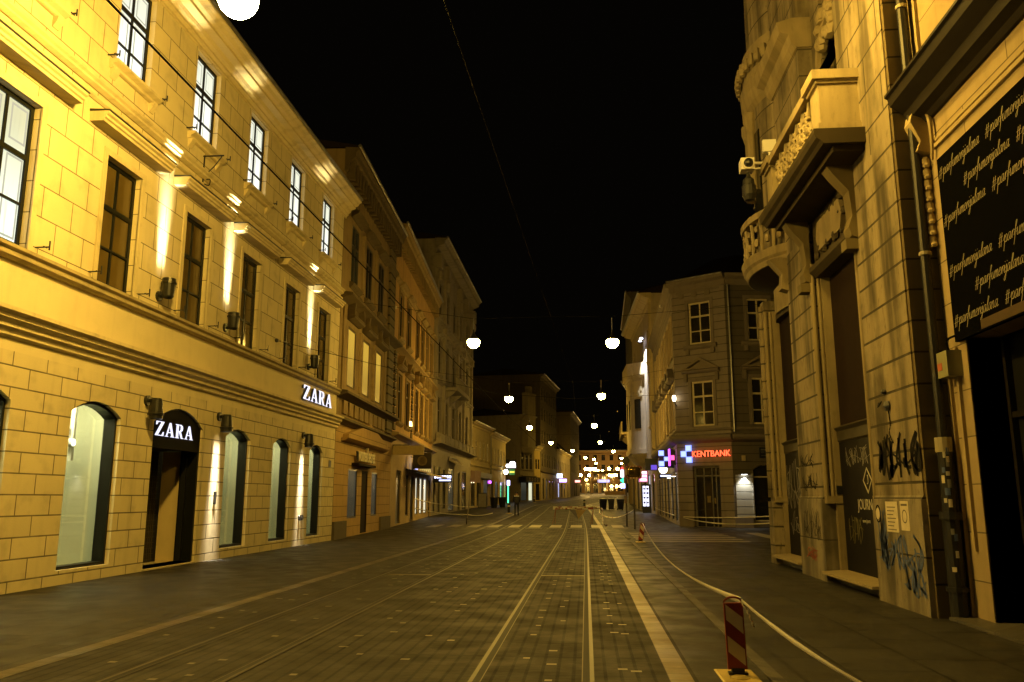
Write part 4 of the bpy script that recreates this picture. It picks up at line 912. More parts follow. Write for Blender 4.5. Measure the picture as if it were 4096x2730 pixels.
put(FC, cb, 'bay_balustrade', Ms_bal, f)
put(FC, cb, 'upper_bay_slab', Mst, lambda m: arcs(m, [((1.55, .72), 11.4), ((1.62, .9), 11.55), ((1.75, 1.0), 11.8), ((1.78, 1.02), 12.1), ((1.6, .95), 12.16), ((1.6, .95), 13.0)]))
def f(m):
    for i, p in enumerate(arc((1.74, 1.06), 18)): m.ball((p[0], p[1], 12.5), .12, .1, .22, 6, 4)
    for p in arc((1.6, .84), 6)[1:4]: m.lathe([(.17, 9.3), (.13, 9.4), (.12, 10.9), (.2, 11.2), (.2, 11.4)], (p[0], p[1], 0), 10)
put(FC, cb, 'bay_relief', Mst, f)
put(FC, cb, 'bay_window', M_dkglass, lambda m: m.loops([[(p[0], p[1], z) for p in arc((1.565, .80), 16, a0=math.pi*1.42, a1=math.pi*1.60)] + [(X(20.6), .6, z)] for z in (8.6, 10.8)]))
def f(m):   # carved panel over the corner window with its curved head
    m.loops([[(p[0], p[1], z) for p in arc((1.25, .42))] + [(X(19.0), .7, z), (X(22.1), .7, z)] for z in (6.0, 6.8)])
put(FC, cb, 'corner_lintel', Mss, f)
put(FC, cb, 'corner_cartouche', Mst, lambda m: (m.loops([[(p[0], p[1] , z) for p in arc((1.29, .48), 10, a0=math.pi*1.45, a1=math.pi*1.92)] + [(X(19.3), .6, z)] for z in (6.1, 6.72)])))
put(FC, cb, 'corner_console', Mst, lambda m: m.loops([[(x, .02, 6.2), (x, -.16, 6.25), (x, -.12, 6.6), (x, -.4, 6.95), (x, .02, 6.98)] for x in (X(18.95), X(18.65))]))
MBx = MB(); MBx.box(5.46, 15, 12.15, 21.9, -.2, 17); MBx.build('body', Ms_up, cb, Matrix())
rf = MB(); rf.box(4.4, 15.2, 11.9, 22.2, 17.0, 17.3); rf.build('roof', M_roof, cb, Matrix())
# graffiti, posters and lettering on the piers
G_k = plain('black_spray', (.008, .007, .006), .8, 0, .5, .1); G_b = plain('blue_spray', (.06, .09, .21), .7, 0, .5, nscale=14); G_r = plain('red_spray', (.28, .05, .02), .6, 0, .4); G_w = plain('chalk_marker', (.22, .21, .19), .6, 0, .5, nscale=20); G_o = plain('olive_spray', (.16, .14, .04), .6, 0, .4)
def tagger(name, mat, u0, u1, z0, z1, n, w, y, seed, par=cb, loops=2):
    rnd = random.Random(seed); m = MB()
    if n > 1: stroke(m, [(u0 + (u1 - u0)*q, z0 + (z1 - z0)*(.45 + .12*math.sin(q*9 + seed))) for q in [i/8 for i in range(9)]], w*.4, w*.5, y + .0004, 4)
    for k in range(n):
        c = u0 + (u1 - u0) * (k + .5) / n; h = (z1 - z0); ww = (u1 - u0) / n
        for q in range(loops):
            P = [(c + ww*rnd.uniform(-.6, .6), z0 + h*v) for v in ((1 - .25*rnd.random()), rnd.uniform(.3, .8), rnd.uniform(0, .3), rnd.uniform(.3, .9), rnd.uniform(0, .4))[:3 + rnd.randint(0, 2)]]
            stroke(m, P, w*.6, w, y, 5)
    return m.build(name, mat, par, FC)
tagger('graffiti', G_k, X(13.75), X(12.12), 1.84, 2.55, 6, .085, -.005, 11)
tagger('graffiti', G_b, X(13.7), X(12.15), .5, 1.08, 5, .05, -.065, 12); tagger('graffiti', G_b, X(13.85), X(13.45), .4, 1.45, 2, .045, -.065, 13, loops=4); tagger('graffiti', G_b, X(12.9), X(12.1), .15, .75, 3, .06, -.0655, 23, loops=2)
tagger('graffiti', G_k, X(18.55), X(17.5), 2.18, 2.5, 3, .035, -.005, 14); tagger('graffiti', G_k, X(18.5), X(17.35), 1.72, 2.1, 4, .03, -.005, 15)
tagger('graffiti', G_k, X(18.4), X(17.1), .75, 1.4, 5, .018, -.065, 16); tagger('graffiti', G_r, X(18.3), X(17.45), .3, .62, 2, .03, -.065, 17)
tagger('graffiti', G_w, X(16.4), X(14.8), 2.12, 2.55, 6, .022, .296, 18, dp); tagger('graffiti', G_o, X(16.5), X(15.7), .75, 1.3, 4, .03, .296, 19, dp); tagger('graffiti', G_w, X(21.2), X(19.2), 1.3, 2.5, 6, .045, .296, 20, dp2); tagger('graffiti', G_w, X(21.1), X(19.6), .6, 1.3, 3, .03, .296, 21, dp2)
m = MB(); c = X(15.27)
m.ring_y([(c - .24, 1.89), (c, 1.66), (c + .24, 1.89), (c, 2.12)], [(c - .205, 1.89), (c, 1.695), (c + .205, 1.89), (c, 2.085)], .292, .298)
stroke(m, [(c + .0, 1.97), (c + .03, 1.97), (c + .03, 1.85), (c - .03, 1.83)], .02, .03, .294, 4)
M_let = plain('cream_vinyl', (.5, .47, .38), .5, 0, .15)
m.build('diamond_logo', M_let, dp, FC)
text_mb('JOURN', .27, .002, 0, .92).build('lettering', M_let, dp, FC @ T((X(15.88), .293, 1.38)))
text_mb('www.journ', .1, .002, 0, .9).build('lettering', M_let, dp, FC @ T((X(15.68), .293, 1.15)))
M_paper = plain('weathered_paper', (.62, .55, .40), .8, 0, .25, nscale=9); M_print = plain('faded_print', (.14, .12, .09), .8)
def poster(label, Ya, Yb, z0, z1, kind):
    t = thing('poster', label, 'poster', FC @ Vector((X((Ya+Yb)/2), -.07, z0)))
    put(FC, t, 'sheet', M_paper, lambda m: m.box(X(Ya), X(Yb), -.068, -.062, z0, z1))
    def pr(m):
        if kind == 0:
            for k in range(7): m.box(X(Ya) + .06, X(Yb) - .08 - .05*(k % 3), -.0705, -.0695, z1 - .09 - k*.055, z1 - .075 - k*.055)
        else:
            m.box(X(Ya) + .04, X(Yb) - .04, -.0705, -.0695, z1 - .07, z1 - .04); m.ring_y([(X((Ya+Yb)/2) + .1*math.cos(a), z0 + .2 + .1*math.sin(a)) for a in [2*math.pi*i/12 for i in range(12)]], [(X((Ya+Yb)/2) + .08*math.cos(a), z0 + .2 + .08*math.sin(a)) for a in [2*math.pi*i/12 for i in range(12)]], -.0705, -.0695)
    put(FC, t, 'print', M_print, pr)
poster('wide pale poster with lines of print pasted on the near pier plinth', 13.42, 12.93, 1.08, 1.53, 0)
poster('narrow pale poster with a round figure beside the wide poster on the near pier', 12.82, 12.5, 1.12, 1.54, 1)
t = thing('round_sticker', 'round white sticker with a dark rim on the edge of the near pier plinth', 'sticker', FC @ Vector((X(13.78), -.07, 1.34)))
put(FC, t, 'disc', M_paper, lambda m: m.lathe([(.0, 0), (.085, 0), (.085, .006), (0, .006)], (X(13.78), -.07, 1.34), 16, axis='y')); put(FC, t, 'rim', G_k, lambda m: m.ring_y([(X(13.78) + .11*math.cos(a), 1.34 + .14*math.sin(a)) for a in [2*math.pi*i/16 for i in range(16)]], [(X(13.78) + .086*math.cos(a), 1.34 + .115*math.sin(a)) for a in [2*math.pi*i/16 for i in range(16)]], -.066, -.061))
t = thing('wall_plate', 'small black metal plate on the jamb of the far pier', 'plate', FC @ Vector((X(16.8), .1, 1.7)))
put(FC, t, 'plate', M_black, lambda m: (m.box(X(16.85), X(16.79), .2, .36, 1.66, 1.82), m.box(X(16.79), X(16.785), .22, .34, 1.68, 1.8)))
t = thing('broken_wall_fitting', 'broken rusty fitting with dangling wire on the near stone pier', 'fitting', FC @ Vector((X(13.1), -.03, 3.0)))
put(FC, t, 'bracket', M_iron, lambda m: (m.ball((X(13.2), -.03, 3.2), .06, .04, .05, 6, 4), m.ball((X(13.1), -.03, 2.97), .09, .05, .1, 6, 4), m.tube(smooth_line([(X(13.45), -.03, 3.05), (X(13.35), -.08, 2.98), (X(13.25), -.05, 3.06)]), .012, 5)))
put(FC, t, 'wire', M_cable, lambda m: m.tube(smooth_line([(X(13.1), -.02, 2.95), (X(13.05), -.02, 2.7), (X(13.12), -.02, 2.55), (X(13.0), -.02, 2.4)]), .008, 5))
# cctv
t = thing('security_camera', 'white boxed security camera with a dark dome hanging on an arm from the balcony', 'camera', (3.7, 17.2, 8.6))
m = MB(); m.tube([(4.3, 17.2, 8.75), (3.95, 17.3, 8.72), (3.62, 17.3, 8.74)], .03, 8); m.tube([(4.2, 17.25, 8.7), (3.9, 17.35, 8.63), (3.62, 17.35, 8.6)], .02, 8); m.tube([(4.05, 17.3, 8.72), (4.05, 17.3, 8.85)], .03, 6); m.build('arm', M_white, t, Matrix())
m = MB(); m.box(3.46, 3.74, 17.2, 17.5, 8.56, 8.82); m.build('housing', M_white, t, Matrix())
m = MB(); m.ball((3.6, 17.14, 8.68), .1, .1, .1, 12, 8); m.build('lens', M_black, t, Matrix()); m = MB(); m.lathe([(.13, 0), (.13, .03), (.1, .03), (.1, 0)], (3.6, 17.16, 8.68), 14, axis='y'); m.build('lens_ring', M_white, t, Matrix())
m = MB(); m.lathe([(.03, .3), (.05, .2), (.12, .12), (.13, .0), (.15, -.02), (.15, -.22), (.1, -.34), (.0, -.36)], (3.6, 17.25, 8.2), 14); m.build('dome', M_iron, t, Matrix())
t = thing('white_junction_box', 'white square antenna box on a short post above the camera arm', 'box', (4.05, 17.3, 8.85))
m = MB(); m.box(3.94, 4.22, 17.2, 17.3, 8.95, 9.22); m.build('case', M_white, t, Matrix()); m = MB(); m.tube([(4.08, 17.25, 8.82), (4.08, 17.25, 8.96)], .025); m.build('stem', M_white, t, Matrix())

# ================================================================== perfume shop building (right edge)
FP, _ = frame((5.08, 11.92), (5.08, 2.0)); PX = lambda Y: 11.92 - Y
Mp = plaster('ochre_shop_plaster', (.38, .295, .16), .62, 2.4, .5, .010, .3, .25, z0=-.1); Mpt = plaster('ochre_shop_trim', (.40, .32, .17), 0, 0, 0, 0, .3, .25); Mpd = plain('dark_cornice', (.022, .018, .012), .6, 0, .3, .15)
pb = thing('perfume_shop_building', 'ochre plastered building at the right edge with a dark cornice over its black shop sign', 'building', (6, 7, 0))
wall(9.9, -.1, 7.2, [op(4.75, -.05, 8.3, 3.74)], .45).build('wall', Mp, pb, FP)
wall(9.9, 7.2, 14, [op(2.3, 8.3, 1.2, 2.4), op(5.2, 8.3, 1.2, 2.4)], .2).build('upper_wall', Mp, pb, FP)
for u in (2.3, 5.2): window(op(u, 8.3, 1.2, 2.4), M_frame_d, M_dkglass, pb, FP, .2); surround(op(u, 8.3, 1.2, 2.4), .2, .07, Mpt, pb, FP)
body(9.9, 14, 9, Mp, pb, FP)
put(FP, pb, 'cornice', Mpd, lambda m: m.mould([(.05, 6.98), (.10, 7.05), (.22, 7.1), (.26, 7.22), (.36, 7.3), (.43, 7.36), (.46, 7.48), (.5, 7.50), (.5, 7.54), (.02, 7.60)], -.1, 9.9))
put(FP, pb, 'corner_strip', Mpt, many(lambda m, q: m.box(*q), ((-.06, .16, -.05, .03, 7.62, 14), (.02, .1, -.05, .02, -.1, 3.6))))
put(FP, pb, 'sign_frame_moulding', Mpt, lambda m: (m.box(.28, 9.9, -.045, .02, 6.5, 6.56), m.box(.28, 9.9, -.03, .02, 6.6, 6.64), m.box(.30, .36, -.045, .02, .9, 3.6)))
def f(m):
    m.loops([[(x, .02, 7.3), (x, -.2, 7.25), (x, -.26, 7.0), (x, -.14, 6.7), (x, -.2, 6.55), (x, .02, 6.5)] for x in (-.12, .16)])
    m.tube(smooth_line([(.2, -.06, 7.2), (.32, -.06, 6.95), (.33, -.06, 6.6), (.26, -.05, 6.35)]), .045, 6, .02)
    for k in range(8): m.ball((.03, -.06, 6.4 - k*.17), .09 - .004*k, .08, .10, 8, 5); m.ball((-.05, -.07, 6.33 - k*.17), .05, .05, .04, 6, 4); m.ball((.11, -.07, 6.33 - k*.17), .05, .05, .04, 6, 4)
put(FP, pb, 'garland_console', Mpt, f)
put(FP, pb, 'shop_interior', M_shopdark, lambda m: (m.box(.6, 9, 1.2, 1.3, -.1, 3.8),))
put(FP, pb, 'shop_jamb', plaster('olive_jamb', (.30, .25, .13), 0, 0, 0, 0, .3, .2), lambda m: (m.box(.50, .6, .02, .5, -.1, 3.68)))
put(FP, pb, 'shop_door', M_black, lambda m: (m.box(.6, 9.0, .5, .56, -.05, 3.7)))
put(FP, pb, 'shop_door_frame', plain('dark_bronze', (.035, .03, .02), .35, .5), lambda m: [m.box(u, u + .07, .42, .5, -.02, 3.66) for u in (.64, 1.7, 1.8, 2.9, 4.2, 5.5, 6.8)] + [m.box(.64, 9.0, .43, .49, 2.6, 2.68)])
put(FP, pb, 'doorstep', P_kerb, lambda m: m.box(.1, 9.8, -.35, .4, -.1, .045))
sp = thing('shop_sign', 'large black sign panel covered with repeated pale slanted script words', 'sign', FP @ Vector((2, -.05, 3.7)))
put(FP, sp, 'panel', plain('gloss_black_panel', (.004, .004, .004), .6, 0, .1, 0.), lambda m: m.box(.42, 9.8, -.06, .0, 3.66, 6.28))
put(FP, sp, 'painted_reflection_strip', plain('reflection_brown', (.07, .045, .02), .5, 0, .3, .1), lambda m: m.box(1.2, 9.8, -.066, -.061, 3.68, 3.80))  # brown strip painting a lit reflection on the lower sign panel
m = MB()
for r, z in enumerate((6.02, 5.67, 5.33, 5.29 - .0, 4.55, 4.20, 3.84)):
    pass
for (u, z) in ((.45, 6.04), (1.82, 6.04), (3.2, 6.04), (1.14, 5.69), (2.5, 5.69), (1.84, 5.34), (.46, 5.34), (3.2, 5.34), (1.84, 4.62), (.47, 4.62), (3.2, 4.62), (1.15, 4.27), (2.5, 4.27), (.47, 3.92), (1.85, 3.92), (3.2, 3.92), (4.6, 4.62), (4.6, 5.34), (4.6, 6.04), (3.9, 5.69), (3.9, 4.27), (4.6, 3.92)):
    script_word(m, '#parfumerijalana', u, z - .045, .088, 1.2, .3)
m.build('script_lettering', plain('pale_script', (.36, .32, .21), .5, 0, .1), sp, FP @ T((0, -.0635, 0)))
t = thing('meter_box', 'pale grey box with a small red label on the shop corner under the black sign', 'box', FP @ Vector((.3, -.1, 3.2)))
put(FP, t, 'case', plain('grey_green_box', (.26, .26, .15), .5), lambda m: m.box(.12, .44, -.2, .0, 3.2, 3.55)); put(FP, t, 'label', plain('red_label', (.45, .12, .06), .6), lambda m: (m.box(.14, .28, -.206, -.201, 3.3, 3.4))); put(FP, t, 'cable', M_cable, lambda m: m.tube(smooth_line([(.3, -.1, 3.55), (.3, -.12, 3.7), (.4, -.05, 3.75)]), .015, 6))
# downpipe in the corner between the two
t = thing('downpipe', 'tall black iron downpipe in the corner between stone pier and ochre shop, plastered with stickers', 'drainpipe', (4.92, 11.9, 0))
m = MB(); m.tube([(4.9, 11.9, 2.3), (4.9, 11.9, 14)], .065, 10); m.build('pipe', M_iron, t, Matrix())
m = MB(); m.tube([(4.9, 11.88, .0), (4.9, 11.88, 1.35)], .115, 12); m.tube([(4.9, 11.88, 1.35), (4.9, 11.88, 2.35)], .095, 12); m.build('lower_pipe', M_iron, t, Matrix())
for z, h_, r_ in ((1.3, .1, .145), (.36, .06, .145)): m = MB(); m.tube([(4.9, 11.88, z), (4.9, 11.88, z + h_)], r_, 12); m.build('collar', M_iron, t, Matrix())
for z, h_, r_ in ((2.2, .2, .11), (5.0, .05, .085), (8.9, .05, .085)): m = MB(); m.tube([(4.9, 11.89, z), (4.9, 11.89, z + h_)], r_, 12); m.build('pipe_clamp', plain('pale_clamp', (.35, .31, .2), .5), t, Matrix())
rnd = random.Random(9); stm = [M_paper, plain('white_sticker', (.5, .48, .4), .6), plain('blue_sticker', (.06, .1, .25), .5), plain('grey_sticker', (.2, .2, .18), .6)]
for k in range(15):
    z = [.62, .8, 1.02, 1.1, 1.46, 1.52, 1.62, 1.72, 1.78, 1.88, 1.92, 2.0, 2.06, 2.12, 2.16][k]; rr = .119 if z < 1.3 else .099
    a = rnd.uniform(-2.6, -1.5); w = rnd.uniform(.35, .7); h = rnd.uniform(.05, .13); m = MB()
    m.loops([[(4.9 + r*math.cos(a + w*q), 11.88 + r*math.sin(a + w*q), zz) for q in (-.5, -.25, 0, .25, .5)] + [(4.9 + (r-.003)*math.cos(a + w*q), 11.88 + (r-.003)*math.sin(a + w*q), zz) for q in (.5, .25, 0, -.25, -.5)] for r, zz in ((rr, z), (rr, z + h))]); m.build('sticker', stm[k % 4], t, Matrix())

# ================================================================== KENT corner house (grey, chamfered)
C_k = (.26, .225, .20)
Mk = plaster('grey_brown_plaster', C_k, .42, 9, .8, .018, .25, .25, z0=.1); Mkt = plaster('grey_brown_mouldings', (.21, .18, .155), 0, 0, 0, 0, .3, .3); Mkd = plaster('shaded_side_plaster', (.12, .105, .085), .42, 9, .5, .016, .25, .25, z0=.1)  # side plaster is a darker repeat, wall shade put into its colour
kb = thing('bank_corner_building', 'grey brown corner house with a chamfered entrance under red lit letters', 'building', (6.3, 45.4, 0))
kA, kB, kC, kD = (5.02, 46.3), (7.65, 44.5), (16.0, 45.75), (5.52, 66.0)
F1, W1 = frame(kA, kB); F2, W2 = frame(kB, kC); F3k, W3 = frame(kD, kA)
HK = 13.6
o1 = [op(1.66, 9.92, 1.32, 2.36), op(1.66, 5.4, 1.28, 2.46), op(1.66, .08, 1.56, 3.2)]
o2 = [op(1.78, 9.92, 1.18, 2.34), op(1.78, 5.42, 1.16, 2.5), op(4.6, 9.92, 1.18, 2.34), op(4.6, 5.42, 1.16, 2.5), op(7.2, 5.42, 1.16, 2.5), op(1.85, .4, 1.56, 2.65, .3), op(4.9, .4, 1.56, 2.65, .3)]
us = [2.4, 5.2, 8.0, 10.8, 13.6, 16.2, 18.4]
o3 = [op(u, 9.4, 1.1, 2.3) for u in us] + [op(u, 5.4, 1.1, 2.4) for u in us]
g3 = [op(u, .3, 1.5, 2.7) for u in (3, 6, 9, 12, 15.2, 18.0)]
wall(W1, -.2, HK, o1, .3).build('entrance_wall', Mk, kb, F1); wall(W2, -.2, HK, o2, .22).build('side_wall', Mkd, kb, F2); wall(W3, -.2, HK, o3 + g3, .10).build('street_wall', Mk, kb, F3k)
for F_, W_, xx in ((F1, W1, .1), (F2, W2, 0), (F3k, W3, 0)):
    put(F_, kb, 'roof_cornice', Mkt, lambda m: m.mould([(.04, 13.0), (.1, 13.08), (.14, 13.3), (.34, 13.42), (.4, 13.6), (.02, 13.66)], -xx, W_ + xx))
    put(F_, kb, 'belt_course', Mkt, lambda m: (m.mould([(.04, 4.5), (.3, 4.62), (.4, 4.74), (.42, 4.86), (.08, 4.96)], -.1 if F_ is not F2 else .0, W_ + .15), m.mould([(.04, 5.12), (.1, 5.18), (.02, 5.28)], 0, W_)))
    put(F_, kb, 'wall_plinth', Mkt, lambda m: m.box(0, .86 if F_ is F1 else .95 if F_ is F2 else .3, -.05, .03, -.1, .6))
put(F1, kb, 'frieze', Mkt, lambda m: (m.box(.3, 2.9, -.05, .02, 12.86, 13.0), [m.box(.45 + k*.8, .75 + k*.8, -.06, .02, 12.6, 12.86) for k in range(3)]))
for F_, ops_ in ((F1, o1[:2]), (F2, o2[:5]), (F3k, o3)):
    for o in ops_: window(o, plain('ivory_window_frame', (.62, .54, .38), .5), M_dkglass, kb, F_, .09 if F_ is F3k else .14, .10, 2, (.31, .66), .075, thick=(.06, .10))
for o in o1[:1] + [o2[0], o2[2]]:
    F_ = F1 if o is o1[0] else F2; c = (o['u0'] + o['u1'])/2; surround(o, .17, .06, Mkt, kb, F_)
    put(F_, kb, 'window_sill', Mkt, lambda m: (m.mould([(.04, 9.62), (.16, 9.72), (.22, 9.84), (.02, 9.9)], c - .98, c + .98), [m.box(c + s*.75 - .1, c + s*.75 + .1, -.14, .02, 9.36, 9.66) for s in (-1, 1)]))
for o in [o1[1], o2[1], o2[3]]:
    F_ = F1 if o is o1[1] else F2; c = (o['u0'] + o['u1'])/2; surround(o, .17, .06, Mkt, kb, F_)
    hood('ped', c, 1.6, 8.28, plaster('pediment_stone', (.24, .20, .16)), kb, F_)
    put(F_, kb, 'window_bracket', Mkt, many(lambda m, s: m.box(c + s*.93 - .09, c + s*.93 + .09, -.18, .02, 7.85, 8.3), (-1, 1)))
for o in o3: surround(o, .14, .06, plaster('lit_edge_stone', (.50, .40, .25)), kb, F3k)  # paler than the other surrounds: lamp light on the edges put into the colour
for u in us: hood('ped', u, 1.1, 8.05, Mkt, kb, F3k)
# entrance on the chamfer
d = MB(); d.ring_y([(.89, .08), (2.43, .08), (2.43, 3.27), (.89, 3.27)], [(.97, .1), (2.35, .1), (2.35, 3.18), (.97, 3.18)], .2, .3)
for u in (1.42, 1.88, 2.12): d.box(u - .03, u + .03, .24, .3, .1, 3.2)
d.box(.97, 2.35, .24, .3, 2.72, 2.8)
de = d.build('entrance_door', plain('grey_door_frame', (.16, .15, .14), .4), kb, F1); put(F1, de, 'pane', M_dkglass, lambda m: m.box(.9, 2.42, .28, .29, .1, 3.2)); put(F1, de, 'notice', plain('door_notice', (.2, .15, .06)), lambda m: (m.box(1.55, 1.75, .262, .268, 1.35, 1.7), m.box(1.95, 2.05, .262, .268, 1.3, 1.6)))
# side ground floor: lit niche and arched windows
for o in o2[5:]: window(o, plain('ivory_window_frame', (.62, .54, .38), .5), M_dkglass, kb, F2, .2, .06, 1, (.86,), .06)
put(F2, kb, 'niche_panel', plaster('pale_niche', (.42, .41, .37), .38, 6, .9, .022, .1, .1), lambda m: (m.box(.12, .98, -.025, .02, .6, 2.78), m.box(.98, 1.03, -.07, .02, .55, 2.84)))
lf = thing('wall_downlight', 'small lamp over the pale panel beside the bank entrance casting white light down', 'lamp', F2 @ Vector((.55, -.1, 2.75)))
put(F2, lf, 'housing', M_black, lambda m: m.box(.38, .74, -.22, -.03, 2.80, 2.86)); put(F2, lf, 'lens', emit('white_lens', (1, .97, .85), 8), lambda m: m.box(.42, .70, -.19, -.07, 2.785, 2.796))
def spot(par, F, p, dirv, e, col, ang=60, name='downlight_beam', soft=.05):
    d = bpy.data.lights.new(name, 'SPOT'); d.energy = e; d.color = col; d.spot_size = R(ang); d.spot_blend = .7; d.shadow_soft_size = soft
    l = bpy.data.objects.new(name, d); COL.objects.link(l); l.parent = par; l.location = F @ Vector(p) - parent_world(par); l.rotation_euler = (F.to_3x3() @ Vector(dirv)).to_track_quat('-Z', 'Y').to_euler(); return l
spot(lf, F2, (.56, -.2, 2.74), (0, .15, -1), 130, (1, .97, .82), 100)
put(F2, kb, 'alarm_box', plain('cream_box', (.4, .33, .2)), lambda m: m.box(.5, .68, -.1, 0, 3.5, 3.78))
sn = thing('street_name_plate', 'dark enamel street name plate high on the shaded side wall of the bank corner', 'sign', F2 @ Vector((1.9, 0, 3.7)))
put(F2, sn, 'plate', plain('dark_blue_enamel', (.012, .016, .03), .3), lambda m: m.box(1.47, 2.3, -.04, -.005, 3.66, 4.2)); put(F2, sn, 'print', plain('dull_enamel_white', (.16, .16, .15)), lambda m: (m.box(1.53, 2.0, -.044, -.041, 4.05, 4.11), m.box(1.53, 1.72, -.044, -.041, 3.94, 3.98), m.box(1.55, 2.15, -.044, -.041, 3.76, 3.79)))
for u in (-.02,):
    t = thing('downpipe', 'pale thin downpipe running down the corner of the bank house', 'drainpipe', F2 @ Vector((.15, -.1, 0)))
    put(F2, t, 'pipe', M_zinc, lambda m: m.tube([(.16, -.12, 5.0), (.16, -.12, 13.0)], .06, 8)); put(F2, t, 'collar', M_zinc, lambda m: [m.tube([(.16, -.12, z), (.16, -.12, z + .06)], .08, 8) for z in (6.5, 8.8, 11.2)])
# KENTBANK sign
E_red = emit('red_letter_light', (1, .10, .035), 3.0); E_bl = emit('blue_square_light', (.22, .30, 1.0), 2.2); E_bc = emit('pale_square_light', (.55, .72, 1.0), 1.25)
ks = thing('bank_sign', 'red lit capital letters with a cross of pale blue lit squares over the corner door', 'sign', F1 @ Vector((1.6, -.1, 3.9)))
text_mb('KENTBANK', .46, .03, .0, .93, 'LEFT', .0).build('letters', E_red, ks, F1 @ T((.93, -.12, 3.76)))
put(F1, ks, 'backing', M_black, lambda m: m.box(.92, 2.95, -.05, -.02, 3.78, 4.06))
for (a, z, dk) in ((.58, 4.08, 0), (.29, 3.78, 0), (.60, 3.46, 0), (.63, 3.80, 1)):
    put(F1, ks, 'logo_square', E_bl if not dk else emit('navy_square', (.02, .03, .2), .5), lambda m: m.box(a, a + (.33 if not dk else .26), -.16, -.08, z, z + (.32 if not dk else .25)))
    if not dk: put(F1, ks, 'logo_square_face', E_bc, lambda m: m.box(a + .035, a + .295, -.168, -.161, z + .035, z + .285))
# projecting blade sign on the street face
kp = thing('bank_blade_sign', 'projecting dark sign with three pale blue lit squares on the street side of the bank', 'sign', (4.6, 48.6, 3.7))
FB, _ = frame((4.2, 48.6), (5.1, 48.6))
put(FB, kp, 'board', M_black, lambda m: m.box(.0, .86, -.0, .12, 3.3, 4.35))
for (a, z, w) in ((.0, 3.98, .3), (.30, 3.68, .24), (.0, 3.38, .3)):
    put(FB, kp, 'logo_square', E_bl, lambda m: m.box(a, a + w, -.08, -.004, z, z + w)); put(FB, kp, 'logo_square_face', E_bc, lambda m: m.box(a + .035, a + w - .035, -.09, -.081, z + .035, z + w - .035))
kp = thing('lit_projecting_sign', 'narrow violet and pink lit projecting sign edge left of the red bank letters', 'sign', (4.75, 47.2, 3.9))
FB2, _ = frame((4.55, 46.9), (5.0, 46.9))
put(FB2, kp, 'edge', emit('violet_edge', (.55, .08, 1), 3), lambda m: m.box(.08, .14, -.06, .5, 3.35, 4.28)); put(FB2, kp, 'face', emit('pink_face', (1, .1, .35), 2.2), lambda m: m.box(.17, .36, -.05, -.01, 3.66, 3.92)); put(FB2, kp, 'backing', M_black, lambda m: m.box(.15, .44, -.005, .05, 3.4, 4.2))
kp = thing('round_shop_sign', 'white glowing oval shop sign over two downlights by the bank', 'sign', (4.8, 51.5, 3.2))
FB3, _ = frame((4.4, 51.3), (5.1, 51.3))
put(FB3, kp, 'oval', emit('oval_light', (1, .98, .82), 4), lambda m: m.lathe([(.0, -.05), (.26, -.04), (.26, .04), (0, .05)], (.28, 0, 3.3), 16, axis='y')); put(FB3, kp, 'box', emit('blue_strip', (.5, .55, 1), 3), lambda m: m.box(.1, .75, -.02, .05, 2.86, 2.95)); put(FB3, kp, 'bar', M_black, lambda m: m.box(.0, .8, .0, .06, 2.75, 3.0))
for k, Y in enumerate((47.4, 51.0)):
    u = W3 - (Y - 46.3)
    t = thing('wall_downlight', ('nearer', 'farther')[k] + ' of two white downlights washing the street wall of the bank house', 'lamp', F3k @ Vector((u, -.2, 2.8)))
    put(F3k, t, 'housing', M_white, lambda m: m.box(u - .15, u + .15, -.3, -.02, 2.78, 2.86)); put(F3k, t, 'lens', emit('white_lens', (1, .97, .85), 8), lambda m: m.box(u - .12, u + .12, -.27, -.06, 2.765, 2.776))
    spot(t, F3k, (u, -.22, 2.7), (0, .14, -1), 110, (1, .95, .75), 70)
for i, o in enumerate(g3): window(o, M_shopdark, [M_dkglass, M_coolshop][i % 2], kb, F3k, .10, .06, 1, (), .05, 'shop_window')
wl = thing('globe_wall_light', 'small bright warm wall light on the chamfer edge beside the lower corner window', 'light', F1 @ Vector((.1, -.2, 6.8)))
put(F1, wl, 'globe', emit('warm_wall_globe', (1, .82, .5), 8), lambda m: m.ball((.06, -.25, 7.0), .12, .12, .2)); put(F1, wl, 'bracket', M_iron, lambda m: m.tube([(.06, -.25, 6.8), (.06, .0, 6.6)], .03, 6))
mb = MB(); pts = [(5.05, 46.35), (7.7, 44.6), (15.9, 45.85), (15.9, 66), (5.6, 66)]
mb.loops([[(x, y, HK + .02) for x, y in pts], [(10.5 + (x - 10.5)*.45, 55 + (y - 55)*.5, HK + 2.6) for x, y in pts]]); mb.build('roof', M_roof, kb, Matrix())
put(F1, kb, 'gutter', M_zinc, lambda m: m.tube([(-.1, -.42, HK + .02), (W1 + .1, -.42, HK + .02)], .05, 8))

# ------------------------------------------------------------------ cream house with bay, tower, others
Mc = plaster('cream_stone', (.50, .42, .30), 0, 0, 0, 0, .3, .3); Mct = plaster('cream_mouldings', (.54, .47, .36))
bc, FCr, LCr = house('cream_bay_house', 'cream house with a projecting bay and balcony lit by cold white uplights', (4.95, 84.), (5.5, 66.2), 17.6, 12, Mc, Mct,
  [dict(z=7.0, h=2.6, w=1.2, u=[2.0, 15.5], frame=M_frame_d, sur=1), dict(z=12.4, h=2.6, w=1.2, u=[2.0, 15.5], frame=M_frame_d, sur=1)],
  [(2.2, .1, 2.4, 3.0, 0, 'shop'), (5.6, .1, 2.0, 3.0, 0, 'shop', M_coolshop), (9, .1, 2.0, 3.0, 0, 'shop'), (12.2, .1, 2.0, 3.0, 0, 'shop', litpane('cool_lit_shop', (.5, .5, .55), (.4, .4, .42), 1, .5, 2.5)), (15.5, .1, 2.0, 3.0, 0, 'shop')], base=gz(74), cornice=1.0, rise=2)
